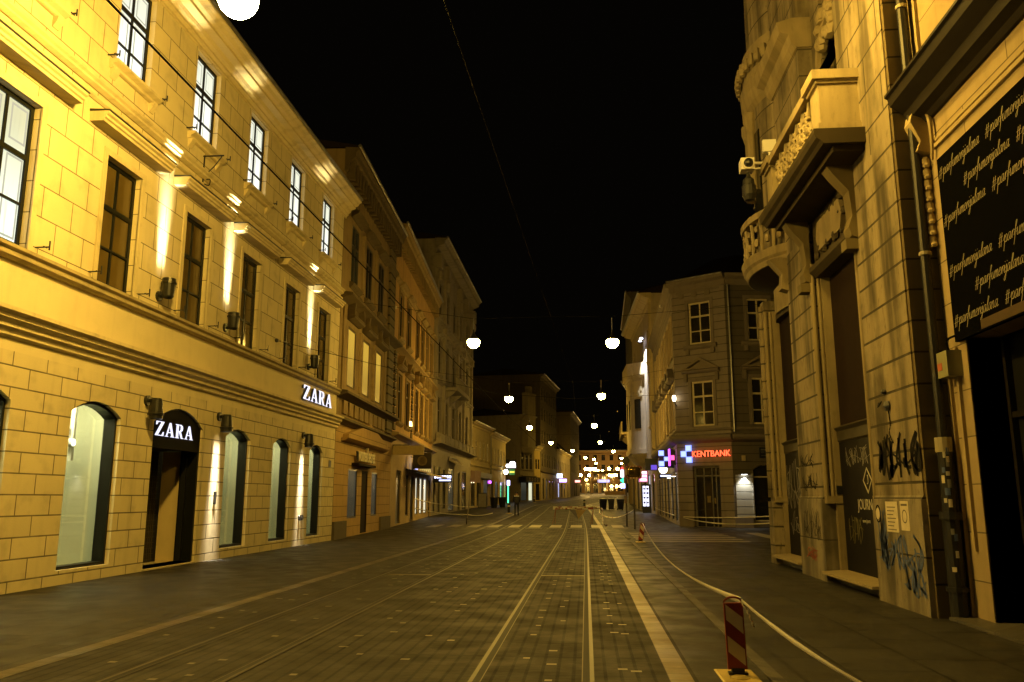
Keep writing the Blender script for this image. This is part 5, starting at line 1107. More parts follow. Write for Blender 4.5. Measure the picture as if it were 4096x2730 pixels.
def bay(m, z0, z1, s=0.): m.loops([[(x, y, z) for x, y in ((3.6 - s, .02), (5.0 - s*.6, -1.15 - s), (9.6 + s*.6, -1.15 - s), (11.0 + s, .02))] for z in (z0, z1)])
put(FCr, bc, 'bay', Mc, lambda m: (bay(m, 5.4, 11.8), bay(m, 5.0, 5.4, .12), bay(m, 11.6, 11.9, .15)))
put(FCr, bc, 'bay_corbel', Mct, lambda m: m.loops([[(5.5 - 1.9*t, .02, z), (5.9 - .9*t, -1.15*t, z), (8.7 + .9*t, -1.15*t, z), (9.1 + 1.9*t, .02, z)] for t, z in ((.2, 3.9), (.5, 4.2), (.9, 4.8), (1, 5.0))]))
put(FCr, bc, 'bay_balcony', Mct, lambda m: (bay(m, 11.9, 12.05, .3), m.loops([[(x, y, z) for x, y in ((3.3, .02), (4.8, -1.45), (9.8, -1.45), (11.3, .02), (11.1, .02), (9.7, -1.3), (4.9, -1.3), (3.5, .02))] for z in (12.05, 13.0)])))
put(FCr, bc, 'bay_window', M_dkglass, many(lambda m, q: m.box(q[0], q[1], -1.17, -1.14, 7.2, 9.8), ((5.6, 6.6), (8.0, 9.0))))
FBY = FCr @ Matrix.Translation((9.6, -1.15, 0)) @ Matrix.Rotation(math.atan2(1.17, 1.4), 4, 'Z')
put(FBY, bc, 'bay_window', M_dkglass, lambda m: m.box(.5, 1.25, -.02, .02, 7.2, 9.8))
put(FBY, bc, 'bay_relief', Mct, lambda m: (m.box(.3, 1.5, -.06, .02, 10.0, 10.25), m.box(.35, 1.45, -.05, .02, 10.5, 11.4), m.ball((.9, -.05, 10.35), .35, .06, .25)))
for k, u in enumerate((11.6, 12.8)):
    t = thing('wall_lamp', 'cold white lamp ' + ('nearest the bay' if k == 0 else 'farther from the bay') + ' on the upper wall of the cream house', 'lamp', FCr @ Vector((u, -.3, 14.8)))
    put(FCr, t, 'housing', M_white, lambda m: m.ball((u, -.35, 14.9), .2, .2, .1)); put(FCr, t, 'lens', emit('cold_lens', (.75, .75, 1), 12), lambda m: m.lathe([(0, 0), (.16, 0), (.16, .02), (0, .02)], (u, -.35, 14.76), 12))
    spot(t, FCr, (u, -.4, 14.6), (0, .16, -1), 6000, (.9, .93, 1.0), 40)
put(FCr, bc, 'corner_column', Mct, lambda m: m.box(16.9, 17.6, -.2, .02, 5, 17.4))
Mtw = plaster('dim_tower_plaster', (.20, .17, .10), 0, 0, 0, 0, .3, .4)
bt_, FTw, LTw = house('dim_tall_house', 'tall plain house rising dimly behind the cream bay house', (5.3, 104.), (4.96, 84.2), 22., 12, Mtw, Mtw, [dict(z=z, h=2.4, w=1.1, u=[3, 6.5, 10, 13.5, 17], frame=M_frame_d, sill=0) for z in (7, 11, 15)], [(3, .1, 2.2, 3.2, 0, 'shop'), (8, .1, 2.2, 3.2, 0, 'shop'), (13, .1, 2.2, 3.2, 0, 'shop', M_coolshop), (17.5, .1, 2.0, 3.2, 0, 'shop')], base=gz(92), cornice=.5)
put(FTw, bt_, 'balcony', Mct, lambda m: (m.box(10, 19.2, -1.3, .02, 7.3, 7.55), [m.box(10 + k*.45, 10.1 + k*.45, -1.28, -1.2, 7.55, 8.5) for k in range(21)], m.box(10, 19.2, -1.3, -1.18, 8.5, 8.6), [m.loops([[(x, .02, 6.3), (x, -1.0, 7.2), (x, -1.0, 7.3), (x, .02, 7.3)] for x in (u, u + .25)]) for u in (11, 14, 18)]))
put(FTw, bt_, 'pilaster', plaster('tower_pilaster', (.42, .33, .17)), many(lambda m, u: m.box(u - .3, u + .3, -.14, .02, .3, 7.2), (1, 4.8, 8.3, 11.7, 15.3, 19.2)))
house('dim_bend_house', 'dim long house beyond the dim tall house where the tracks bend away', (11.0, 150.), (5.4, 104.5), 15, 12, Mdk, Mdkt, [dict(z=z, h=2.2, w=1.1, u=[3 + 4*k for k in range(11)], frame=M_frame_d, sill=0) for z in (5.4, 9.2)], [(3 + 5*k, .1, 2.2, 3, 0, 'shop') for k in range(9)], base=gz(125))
house('square_corner_house', 'distant house on the right of the square behind the lamps', (13.5, 215.), (11.1, 151.), 15, 12, Mdk, Mdkt, [dict(z=z, h=2.2, w=1.2, u=[4 + 5*k for k in range(12)], frame=M_frame_d, sill=0) for z in (5.4, 9.2)], [(4 + 6*k, .1, 2.2, 3, 0, 'shop') for k in range(10)], base=gz(180))
# lit signs along the right row
def sign_box(label, x0, x1, y, z0, z1, em, cat='sign', name='shop_sign', fr=M_black, extra=None):
    t = thing(name, label, cat, ((x0+x1)/2, y, z0))
    m = MB(); m.box(x0 - .03, x1 + .03, y + .02, y + .16, z0 - .03, z1 + .03); m.build('case', fr, t, Matrix())
    m = MB(); m.box(x0, x1, y - .0, y + .016, z0, z1); m.build('face', em, t, Matrix())
    m = MB(); m.box(x1, x1 + .5, y + .05, y + .1, z1 - .1, z1 - .04); m.build('bracket', M_iron, t, Matrix())
    return t
t = sign_box('black projecting sign with a violet lit lower corner on the street beyond the bank', 4.24, 5.05, 60, 3.55, 4.32, M_black)
m = MB(); m.box(4.62, 5.04, 59.975, 59.995, 3.56, 3.9); m.build('lit_corner', emit('violet_corner', (.16, .08, .75), 1.0), t, Matrix())
t = sign_box('pink and white lit square sign stacked over the bright display case', 4.55, 5.2, 72, 2.95, 3.85, emit('pinkish_box', (1, .22, .35), 2.2))
m = MB(); m.box(4.6, 5.15, 71.97, 71.99, 3.38, 3.46); m.box(4.6, 5.15, 71.97, 71.99, 3.62, 3.8); m.ball((4.88, 71.96, 3.12), .26, .05, .1); m.build('lit_print', emit('white_print', (1, .85, .9), 4), t, Matrix())
t = sign_box('tall white lit sign panel with a red top beyond the mirror sign', 3.3, 3.62, 80.5, 3.55, 4.25, emit('lilac_white_box', (1, .8, 1), 3))
m = MB(); m.box(3.36, 3.56, 80.46, 80.49, 4.26, 4.5); m.build('red_cap', emit('red_cap', (1, .05, .06), 3), t, Matrix())
t = thing('pharmacy_cross', 'green lit pharmacy cross under the white and red sign', 'sign', (3.45, 80.3, 3))
m = MB(); m.box(3.42, 3.58, 80.3, 80.4, 3.0, 3.5); m.build('cross_upright', emit('green_cross', (.05, .95, .55), 1.6), t, Matrix()); m = MB(); m.box(3.26, 3.41, 80.3, 80.4, 3.14, 3.34); m.build('cross_arm', emit('green_cross', (.05, .95, .55), 1.6), t, Matrix()); m = MB(); m.box(3.6, 4.9, 80.33, 80.37, 3.4, 3.44); m.build('bracket', M_iron, t, Matrix())
t = thing('display_case', 'bright white glazed display case standing against the cream house shopfront', 'display case', (5.1, 70.5, gz(70.5)))
zb_ = gz(70.5); m = MB(); m.box(4.66, 5.45, 70.52, 71.0, zb_, zb_ + 2.35); m.build('case', M_black, t, Matrix())
m = MB(); m.box(4.70, 4.92, 70.48, 70.515, zb_ + .55, zb_ + 2.2); m.box(4.98, 5.18, 70.48, 70.515, zb_ + .55, zb_ + 2.2); m.build('lit_panel', emit('case_light', (.78, .78, 1), 2.2), t, Matrix())
m = MB(); [m.ball((x, 70.475, zb_ + z), .08, .01, .13, 8, 4) for x in (4.81, 5.08) for z in (.85, 1.25, 1.62, 1.98)]; m.build('product', plain('dark_products', (.06, .06, .09)), t, Matrix())

# ================================================================== STREET THINGS
# hanging globe lamps
def lamp_glow(k): return emit('sodium_glow_%d' % k, (1.0, .61, .095), k)
def hanging_lamp(x, y, z, s, label, open_top=False, full=True):
    t = thing('hanging_street_lamp', label, 'street lamp', (x, y, z), 'globe lamps hung over the tramway')
    I = T((x, y, z)) @ Matrix.Scale(1.2 if open_top else 1.0, 4); n = 20 if full else 10
    m = MB(); m.lathe([(.0, -.25), (.08, -.24), (.16, -.20), (.225, -.13), (.262, -.04), (.268, .03)] + ([(.24, .10), (.19, .16), (.13, .22)] if open_top else [(.25, .08), (.215, .13)]), n=n); m.build('globe', lamp_glow(s), t, I, True)
    m = MB(); m.lathe([(.15, .19), (.14, .24), (.07, .33), (.04, .42), (.035, .55), (.0, .56)] if open_top else [(.235, .11), (.24, .14), (.21, .18), (.15, .23), (.09, .29), (.06, .36), (.035, .46), (.03, .55), (.0, .56)], n=14); m.build('cap', M_iron, t, I)
    m = MB(); m.tube([(0, 0, .5), (0, 0, 1.05)], .022, 6); m.build('hanger', M_steel, t, I)
    return t
LP = [(-5.4, 11.5, 9.40, 980, 'largest globe lamp at the top edge in front of the yellow facade'), (2.3, 11.9, 9.7, 260, 'globe lamp hung high before the stone balcony, nearest lamp of the right row'),
 (-4.6, 33.8, 8.0, 310, 'globe lamp of the left row hanging before the grey house'), (1.2, 34.3, 8.0, 310, 'largest globe lamp of the right row left of the bank house'),
 (-5.1, 55.5, 8.2, 700, 'second globe lamp of the left row over the low yellow house'), (1.1, 54.4, 8.2, 310, 'second globe lamp of the right row with a long visible hanger'),
 (-5.5, 82.2, 8.5, 310, 'third globe lamp of the left row before the oriel house'), (.9, 80.5, 8.5, 310, 'third globe lamp of the right row beside the dim tall house'),
 (-4.6, 111.6, 8.9, 310, 'fourth globe lamp of the left row before the dark tall house'), (2.0, 111.3, 8.9, 310, 'fourth globe lamp of the right row over the bend'),
 (-2.1, 136.3, 9.2, 310, 'fifth globe lamp of the left row on the skyline of the far houses'), (4.6, 138.4, 9.2, 310, 'fifth globe lamp of the right row by the yellow bracket'),
 (0.0, 168.3, 9.6, 310, 'sixth globe lamp of the left row, last before the square'), (7.3, 171.5, 9.6, 310, 'sixth globe lamp of the right row against the far right house'),
 (8.9, 208.4, 10.1, 310, 'last small globe lamp of the right row above the red and white sign'), (1.8, 178.1, 9.7, 310, 'small globe lamp over the track bend before the hotel'), (2.6, 207.6, 10.1, 310, 'small globe lamp just below the one over the bend')]
for i, (x, y, z, s, lab) in enumerate(LP): hanging_lamp(x, y, z, s, lab, i < 2, i < 8)
for k, (ya, za, xa, xb) in enumerate(((11.7, 10.45, -9.75, 4.7), (34.0, 9.05, -9.9, 12.0), (55.0, 9.25, -11.2, 5.2), (81.3, 9.55, -11.7, 5.0), (111.4, 9.95, -10.4, 6.0), (137.3, 10.25, -7.0, 9.0))):
    t = thing('span_cable', ('nearest', 'second', 'third', 'fourth', 'fifth', 'sixth')[k] + ' span cable across the street carrying a pair of globe lamps', 'cable', ((xa+xb)/2, ya, za))
    m = MB(); P = [(xa, ya, za + .9), (-4.6, ya, za), (-1.6, ya, za + .04), (1.2, ya, za), (xb, ya, za + .7)]; m.tube(P, .009, 5); m.build('wire', M_cable, t, Matrix())
    for x, z in ((-8.0, za + .58), (3.2, za + .4)): m = MB(); m.tube([(x, ya, z - .05), (x, ya, z + .05)], .04, 6); m.build('insulator', plain('pale_porcelain', (.5, .45, .35), .3), t, Matrix())
# lamp standards on the square
def standard(x, y, h, arms, label, rad=1.4):
    z = gz(y); t = thing('lamp_standard', label, 'street lamp', (x, y, z), 'lamp standards on the square'); I = T((x, y, z))
    m = MB(); m.tube([(0, 0, 0), (0, 0, h - .2)], .14, 8, .08); m.build('post', plain('pale_post', (.45, .36, .2), .5), t, I)
    for k in range(arms):
        a = 2*math.pi*k/arms + .4; q = rad if arms > 1 else 0
        m = MB(); m.tube([(0, 0, h - .4), (q*.6*math.cos(a), q*.6*math.sin(a), h - .3), (q*math.cos(a), q*math.sin(a), h - .1)], .05, 6); m.build('arm', M_iron, t, I)
        m = MB(); m.ball((q*math.cos(a), q*math.sin(a), h + .25), .42, .42, .42, 10, 6); m.build('globe', emit('square_lamp_glow', (1, .62, .18), 150), t, I)
for x, y, h, n, lab in ((1.4, 240, 7.0, 5, 'five globe lamp standard, tallest cluster at the left of the square'), (4.0, 268, 7.0, 3, 'three globe lamp standard in the middle of the square'), (7.2, 290, 7.0, 3, 'three globe lamp standard right of the middle one'), (8.6, 262, 7.6, 2, 'two globe lamp standard at the right of the square'), (10.2, 320, 6.4, 4, 'four globe lamp standard farthest right before the hotel'),
   (-.3, 262, 5.6, 2, 'two globe lamp standard half hidden at the left edge of the square'), (0.2, 300, 4.6, 1, 'single low globe lamp at the left edge of the square'), (8.6, 285, 2.2, 1, 'low globe lamp left of three in front of the hotel door'), (10.3, 285, 2.2, 1, 'low globe lamp in the middle of three before the hotel'), (11.8, 285, 2.2, 1, 'low globe lamp right of three before the hotel')):
    standard(x, y, h, n, lab)
t = thing('street_banner', 'yellow banner with illegible dark lettering stretched across the far end of the street', 'banner', (4.6, 200, 7.6))
m = MB(); m.box(1.6, 9.0, 200, 200.04, 7.25, 8.0); m.build('cloth', plain('yellow_banner', (.62, .42, .06), .7), t, Matrix()); m = MB(); [m.box(2.8 + k*.42, 3.05 + k*.42, 199.97, 199.99, 7.42, 7.42 + .3 + .1*(k % 3 == 0)) for k in range(13)]; m.build('lettering', plain('dark_banner_print', (.12, .08, .02)), t, Matrix()); m = MB(); m.tube([(-1.5, 200.02, 8.2), (1.6, 200.02, 7.98), (9.0, 200.02, 7.98), (12.5, 200.02, 8.2)], .02, 5); m.build('cord', M_cable, t, Matrix())
t = sign_box('long blue white lit sign over the hotel entrance at the end of the street', 4.6, 9.2, 329, 7.6 + gz(329) - 3.6, 8.7 + gz(329) - 3.6, emit('hotel_sign_light', (.5, .5, 1), 1.6)); t.name = 'hotel_sign'
t = sign_box('blue white lit square sign low at the right of the square', 10.6, 12.0, 260, 4.6, 6.0, emit('square_sign_light', (.45, .5, 1), 4))
# overhead wires
t = thing('contact_wire', 'black overhead tram wire crossing the yellow facade from top left', 'wire', (-3.85, 40, 5.6)); m = MB(); m.tube([(-3.85, y, 5.6 + gz(y)) for y in (-10, 6, 20, 36, 55, 70)], .011, 6); m.build('wire', plain('black_wire', (.003, .003, .003), .9, 0, .1, .05), t, Matrix())
t = thing('contact_wire', 'faint overhead tram wire in the dark sky over the near track', 'wire', (-.5, 40, 5.6)); m = MB(); m.tube([(-1.1, 6, 5.6), (-.4, 29, 5.6), (-.5, 55, 5.7), (-.9, 80, 6.0), (-.6, 100, 6.4)], .004, 6); m.build('wire', plain('worn_copper_wire', (.012, .009, .005), .8, 0, .1, .1), t, Matrix())
t = thing('stay_wire', 'thin stay wire from the yellow facade out to the tram wire', 'wire', (-7, 28, 7.2)); m = MB(); m.tube([(-9.75, 25.0, 6.5), (-3.85, 36, 6.1)], .01, 5); m.tube([(-3.85, 36, 6.1), (-.45, 36.5, 5.9), (5.0, 47.5, 7.4)], .01, 5); m.build('wire', M_cable, t, Matrix()); m = MB(); m.ball((-9.7, 25.0, 6.5), .06, .07, .07); m.build('wall_anchor', M_iron, t, Matrix())
# delineator boards
def delineator(x, y, lean, label, rot=0.):
    t = thing('delineator_board', label, 'delineator', (x, y, gz(y)), 'red and white delineators'); I = Matrix()
    L = Matrix.Rotation(lean, 4, 'Y')
    def lm(m): m.v = [tuple(L @ Vector(p)) for p in m.v]
    m = MB(); m.box(-.085, .085, -.02, .02, .075, .645); lm(m); b = m.build('board', M_red, t)
    for P in ([(-.072, .635), (-.072, .50), (.072, .375), (.072, .52)], [(-.072, .365), (-.072, .225), (.072, .105), (.072, .245)]):
        m = MB(); m.prism_y(P, -.026, -.0205); lm(m); m.build('reflective_stripe', plain('retroreflective_white', (.80, .70, .52), .4, 0, .1), b)
    m = MB(); m.tube([(.082*math.cos(a), 0, .645 + .05*math.sin(a)) for a in [math.pi*k/10 for k in range(11)]], .010, 6); lm(m); m.build('handle', M_red, t)
    m = MB(); m.box(-.055, .055, -.03, .03, .02, .085); m.box(-.085, .085, -.04, .04, .03, .05); m.build('connector', M_black, t)
    m = MB(); m.loops([[(-.17*s, -.4*s, z), (.17*s, -.4*s, z), (.17*s, .3*s, z), (-.17*s, .3*s, z)] for s, z in ((1, 0), (1, .012), (.92, .02))]); m.ball((0, -.1, .015), .09, .09, .03, 12, 5); m.build('base', plain('yellow_plastic', (.52, .40, .12), .5), t)
    t.rotation_euler = (0, 0, rot); return t
delineator(1.33, 7.98, R(-1.5), 'red and white striped delineator board near the bottom right, tape tied to its handle')
delineator(1.95, 31.4, R(9), 'leaning dark delineator board standing by the side street crossing')
for x, y, lab in ((-.2, 88, 'small dark bollard with pale bands left of the wheelie bins'), (-6.3, 68.5, 'short black bollard on a yellow foot left of the walking man'), (-7.4, 120, 'tiny striped bollard on the far left kerb')):
    t = thing('bollard', lab, 'bollard', (x, y, gz(y))); I = T((x, y, gz(y))); m = MB(); m.lathe([(.11, 0), (.11, .78), (.09, .84), (0, .85)], n=12); m.build('post', M_iron, t, I); m = MB(); m.lathe([(.118, .55), (.118, .65)], n=12, caps=False); m.build('band', M_paper, t, I); m = MB(); m.lathe([(.28, 0), (.28, .03), (.12, .06)], n=12); m.build('foot', plain('yellow_plastic', (.52, .40, .12), .5), t, I)
# barrier tapes
M_tape = plain('barrier_tape', (.92, .87, .74), .28, 0, .08, .9, nscale=8); M_tapered = plain('tape_red_print', (.40, .12, .07), .4)
def tape(label, P, w=.055, sag=.3, twist=2.0, seed=1, red=True):
    rnd = random.Random(seed); t = thing('barrier_tape', label, 'tape', P[0]); rows = []
    for (a, b) in zip(P, P[1:]):
        a, b = Vector(a), Vector(b); n = max(14, int((b - a).length * 2.2)); side = (b - a).cross(Vector((0, 0, 1))).normalized()
        for k in range(n + (b == Vector(P[-1]))):
            q = k / n; p = a.lerp(b, q) + Vector((0, 0, -4*sag*q*(1 - q))); an = .55 + .3 * math.sin(q*7*twist + seed)
            d = Vector((0, 0, 1))*math.cos(an) + side*math.sin(an); rows.append((p + d*w/2, p - d*w/2))
    m = MB(); r = MB(); secs = []
    for i, (p, q) in enumerate(rows):
        c = (p + q) / 2; d = (p - q) / 2; ax = (rows[min(i+1, len(rows)-1)][0] - rows[max(i-1, 0)][0]).normalized(); nn = ax.cross(d).normalized() * w * .16
        secs.append([c + d, c + d*.4 + nn, c - d*.4 + nn, c - d, c - d*.4 - nn, c + d*.4 - nn])
    for i in range(len(secs) - 1): (r if (red and i % 5 == 4) else m).loops(secs[i:i+2], caps=False)
    m.build('ribbon', M_tape, t, Matrix())
    if r.f: r.build('printed_band', M_tapered, t, Matrix())
    return t
tape('pale tape stretched from the far leaning delineator to the near one along the pavement', [(2.06, 31.4, .66), (1.40, 8.0, .66)], .07, .36, 1.2, 2, False)
tape('pale tape running from the near delineator down to the bottom edge', [(1.40, 7.96, .66), (1.86, 4.7, .42)], .055, .08, .8, 3, False)
tape('loose crinkled tape end hanging from the near delineator handle', [(1.39, 7.95, .65), (1.44, 7.9, .55), (1.47, 7.88, .46)], .05, .0, 1.5, 4)
tape('upper barrier tape strung across the pavement from the lit shop to the portable sign', [(-10.9, 53.0, 1.55), (-11.3, 70, 1.05), (-9.5, 71, .9)], .07, .1, .6, 5, False)
tape('lower barrier tape sagging over the left pavement toward the portable sign', [(-11.0, 53.5, .95), (-8.6, 60.5, .42), (-6.9, 62, .5)], .07, .12, .6, 6, False)
tape('barrier tape strung between the mirror sign posts and the wheelie bins', [(2.35, 42.8, 1.0), (.9, 60, .55), (1.2, 78, 1.5)], .07, .35, .6, 7)
tape('barrier tape strung low in front of the bank entrance toward the near stone corner', [(5.0, 62, .9), (5.2, 46.1, .55), (6.8, 42.4, .34), (9.3, 40.6, .5)], .06, .06, .5, 8, False)
tape('upper barrier tape crossing before the lit panel of the bank', [(5.2, 46.1, .6), (9.8, 43.0, .75)], .05, .08, .5, 9, False)
# portable sign on left
t = thing('portable_sign', 'two leaved pinkish panel on a leaning thin pole standing on the left pavement', 'sign', (-6.8, 48.1, gz(48))); z = gz(48.1)
m = MB(); m.tube([(-6.85, 48.1, z), (-6.62, 48.1, z + 2.4)], .03, 8); m.build('pole', plain('grey_pole', (.35, .31, .26), .5), t, Matrix())
m = MB(); m.tube([(-6.86, 48.1, z), (-6.83, 48.1, z + .35)], .04, 8); m.build('pole_foot', M_black, t, Matrix())
m = MB(); m.loops([[(-6.68, 48.05, z + 2.38), (-6.38, 48.0, z + 2.36), (-6.36, 48.0, z + 3.02), (-6.62, 48.05, z + 3.06)], [(-6.68, 48.09, z + 2.38), (-6.38, 48.04, z + 2.36), (-6.36, 48.04, z + 3.02), (-6.62, 48.09, z + 3.06)]]); m.build('panel', plain('pinkish_panel', (.36, .25, .24), .5), t, Matrix())
m = MB(); m.loops([[(-6.37, 48.0, z + 2.36), (-6.08, 48.1, z + 2.36), (-6.04, 48.1, z + 3.0), (-6.35, 48.0, z + 3.04)], [(-6.37, 48.04, z + 2.36), (-6.08, 48.14, z + 2.36), (-6.04, 48.14, z + 3.0), (-6.35, 48.04, z + 3.04)]]); m.build('panel', plain('pinkish_panel', (.36, .25, .24), .5), t, Matrix())
m = MB(); [m.ball((-6.58 + k*.13, 48.0, z + 2.36), .035, .03, .03, 6, 4) for k in range(2)]; m.build('warning_light', emit('amber_tell_tale', (1, .8, .45), 3), t, Matrix())
# trestle barrier with a triangular sign hung on it
t = thing('trestle_barrier', 'low red and white trestle barrier across the near track', 'barrier', (-.7, 48.4, gz(48.4))); z = gz(48.4)
m = MB(); m.box(-1.9, .55, 48.38, 48.42, z + .84, z + 1.0); bd = m.build('board', M_white, t, Matrix())
for k in range(4): m = MB(); m.prism_y([(-1.8 + k*.62, z + .845), (-1.5 + k*.62, z + .845), (-1.4 + k*.62, z + .995), (-1.7 + k*.62, z + .995)], 48.36, 48.377); m.build('red_band', M_red, bd, Matrix())
for xx in (-1.75, .4):
    for s in (-1, 1): m = MB(); m.tube([(xx, 48.4, z + .9), (xx + s*.06 - .12, 48.4 + s*.35, z)], .018, 6); m.build('leg', plain('faded_red_leg', (.28, .12, .09), .6), t, Matrix())
t = thing('triangular_road_sign', 'triangular road sign hanging point down on the trestle barrier, half grey and half ochre', 'sign', (-.55, 48.2, z + .4))
m = MB(); m.prism_y([(-.98, z + .82), (-.62, z + .82), (-.5, z + .32)], 48.30, 48.33); m.build('grey_half', plain('grey_sign_back', (.17, .17, .19), .5), t, Matrix()); m = MB(); m.prism_y([(-.62, z + .82), (-.02, z + .82), (-.46, z + .30)], 48.295, 48.325); m.build('ochre_half', plain('ochre_sign', (.42, .31, .13), .5), t, Matrix())
tape('crumpled red and white tape wound along the trestle barrier', [(-1.7, 48.33, z + .95), (-1.2, 48.33, z + .9), (.3, 48.33, z + 1.0), (.9, 48.2, z + .9), (.9, 47.4, z + .1), (1.1, 46.2, z + .02)], .09, .03, 2, 10)
# traffic mirror and sign posts
t = thing('traffic_mirror', 'rectangular dark traffic mirror with a red dotted pale rim on a post', 'mirror', (2.4, 43.0, gz(43)))
m = MB(); m.tube([(2.42, 43.0, 0), (2.42, 43.0, 2.7)], .045, 8); m.build('post', plain('old_post', (.10, .09, .08), .5, .4), t, Matrix())
def rr(w, h, c, k=6, q=.12):
    P = []
    for sx, sz, a0 in ((1, 1, 0), (-1, 1, 90), (-1, -1, 180), (1, -1, 270)):
        for i in range(k + 1): a = R(a0 + 90*i/k); P.append((c[0] + sx*(w/2 - q) + q*math.cos(a), c[1] + sz*(h/2 - q) + q*math.sin(a)))
    return P
m = MB(); m.ring_y(rr(.84, .66, (2.42, 2.88)), rr(.70, .52, (2.42, 2.88)), 42.86, 42.93); fr = m.build('rim', plain('pale_rim', (.48, .38, .26), .5), t, Matrix())
m = MB()
for k in range(22):
    P = rr(.77, .59, (2.42, 2.88)); p = P[int(k * len(P) / 22)]; m.box(p[0] - .03, p[0] + .03, 42.84, 42.857, p[1] - .03, p[1] + .03)
for k in range(4):
    for s in (-1, 1): m.box(2.42 - .26 + k*.15, 2.42 - .2 + k*.15, 42.84, 42.857, 2.88 + s*.295 - .03, 2.88 + s*.295 + .03)
m.build('red_marks', M_red, fr, Matrix())
m = MB(); m.loops([[(x, y, z) for x, z in rr(.70*s, .52*s, (2.42, 2.88))] for s, y in ((1, 42.9), (1, 42.88), (.8, 42.86), (.5, 42.85))]); m.build('mirror_face', plain('mirror_glass', (.22, .16, .06), .12, .9), t, Matrix(), True)
t = thing('sign_post', 'thin dark post with the black back of a round sign standing behind the traffic mirror', 'sign post', (2.15, 46.0, gz(46)))
m = MB(); m.tube([(2.17, 46, 0), (2.17, 46, 3.5)], .045, 8); m.build('post', plain('old_post', (.10, .09, .08), .5, .4), t, Matrix()); m = MB(); m.lathe([(0, -.015), (.2, -.015), (.2, .015), (0, .015)], (2.2, 45.93, 3.6), 16, axis='y'); m.build('sign_back', M_black, t, Matrix()); m = MB(); m.box(2.05, 2.2, 45.9, 45.95, 1.3, 1.7); m.build('small_plate', plain('brown_plate', (.2, .14, .1)), t, Matrix())
# wheelie bins
def bin_(x, y, rz, label):
    t = thing('wheelie_bin', label, 'bin', (x, y, gz(y)), 'black wheelie bins'); t.rotation_euler = (0, 0, rz)
    m = MB(); m.loops([[(-w, -d, z), (w, -d, z), (w, d, z), (-w, d, z)] for w, d, z in ((.2, .22, .06), (.29, .33, .95))]); m.build('body', M_black, t)
    m = MB(); m.loops([[(-.31, -.36, .95), (.31, -.36, .95), (.31, .36, .99), (-.31, .36, .99)], [(-.29, -.33, 1.0), (.29, -.33, 1.0), (.27, .3, 1.06), (-.27, .3, 1.06)]]); m.tube([(-.25, .4, .98), (.25, .4, .98)], .02, 6); m.build('lid', M_black, t)
    for s in (-1, 1): m = MB(); m.tube([(s*.2, .22, .1), (s*.26, .22, .1)], .1, 12); m.build('wheel', M_iron, t)
    m = MB(); m.box(-.2, .2, -.318, -.312, .84, .87); m.build('pale_strip', plain('bin_strip', (.3, .26, .2)), t)
bin_(1.6, 80.5, .3, 'leftmost black wheelie bin with tape wrapped on its side'); bin_(2.35, 80.0, -.1, 'middle black wheelie bin with a dashed pale strip'); bin_(3.15, 78.6, .15, 'rightmost black wheelie bin standing alone on the paving')
# cafe board and planters by the low shop
t = thing('pavement_board', 'grey framed advertising board standing before the low cream house', 'board', (-10.5, 84, gz(84))); z = gz(84)
m = MB(); m.box(-10.85, -9.95, 83.95, 84.05, z + .05, z + 1.55); m.build('frame', M_black, t, Matrix()); m = MB(); m.box(-10.78, -10.02, 83.92, 83.945, z + .15, z + 1.48); m.build('poster_sheet', plain('grey_sheet', (.22, .2, .16)), t, Matrix())
for x, y, lab in ((-9.6, 87.5, 'dark tapered planter left of the walking man'), (-9.0, 90, 'dark tapered planter beside the bollard')):
    t = thing('planter', lab, 'planter', (x, y, gz(y))); I = T((x, y, gz(y))); m = MB(); m.lathe([(.28, 0), (.42, 1.0), (.46, 1.0), (.46, 1.08), (.4, 1.08), (.38, .95), (0, .95)], n=4); m.build('pot', M_black, t, I); m = MB(); m.lathe([(.37, .955), (0, .97)], n=4); m.build('soil', plain('soil', (.04, .03, .02), .9), t, I)

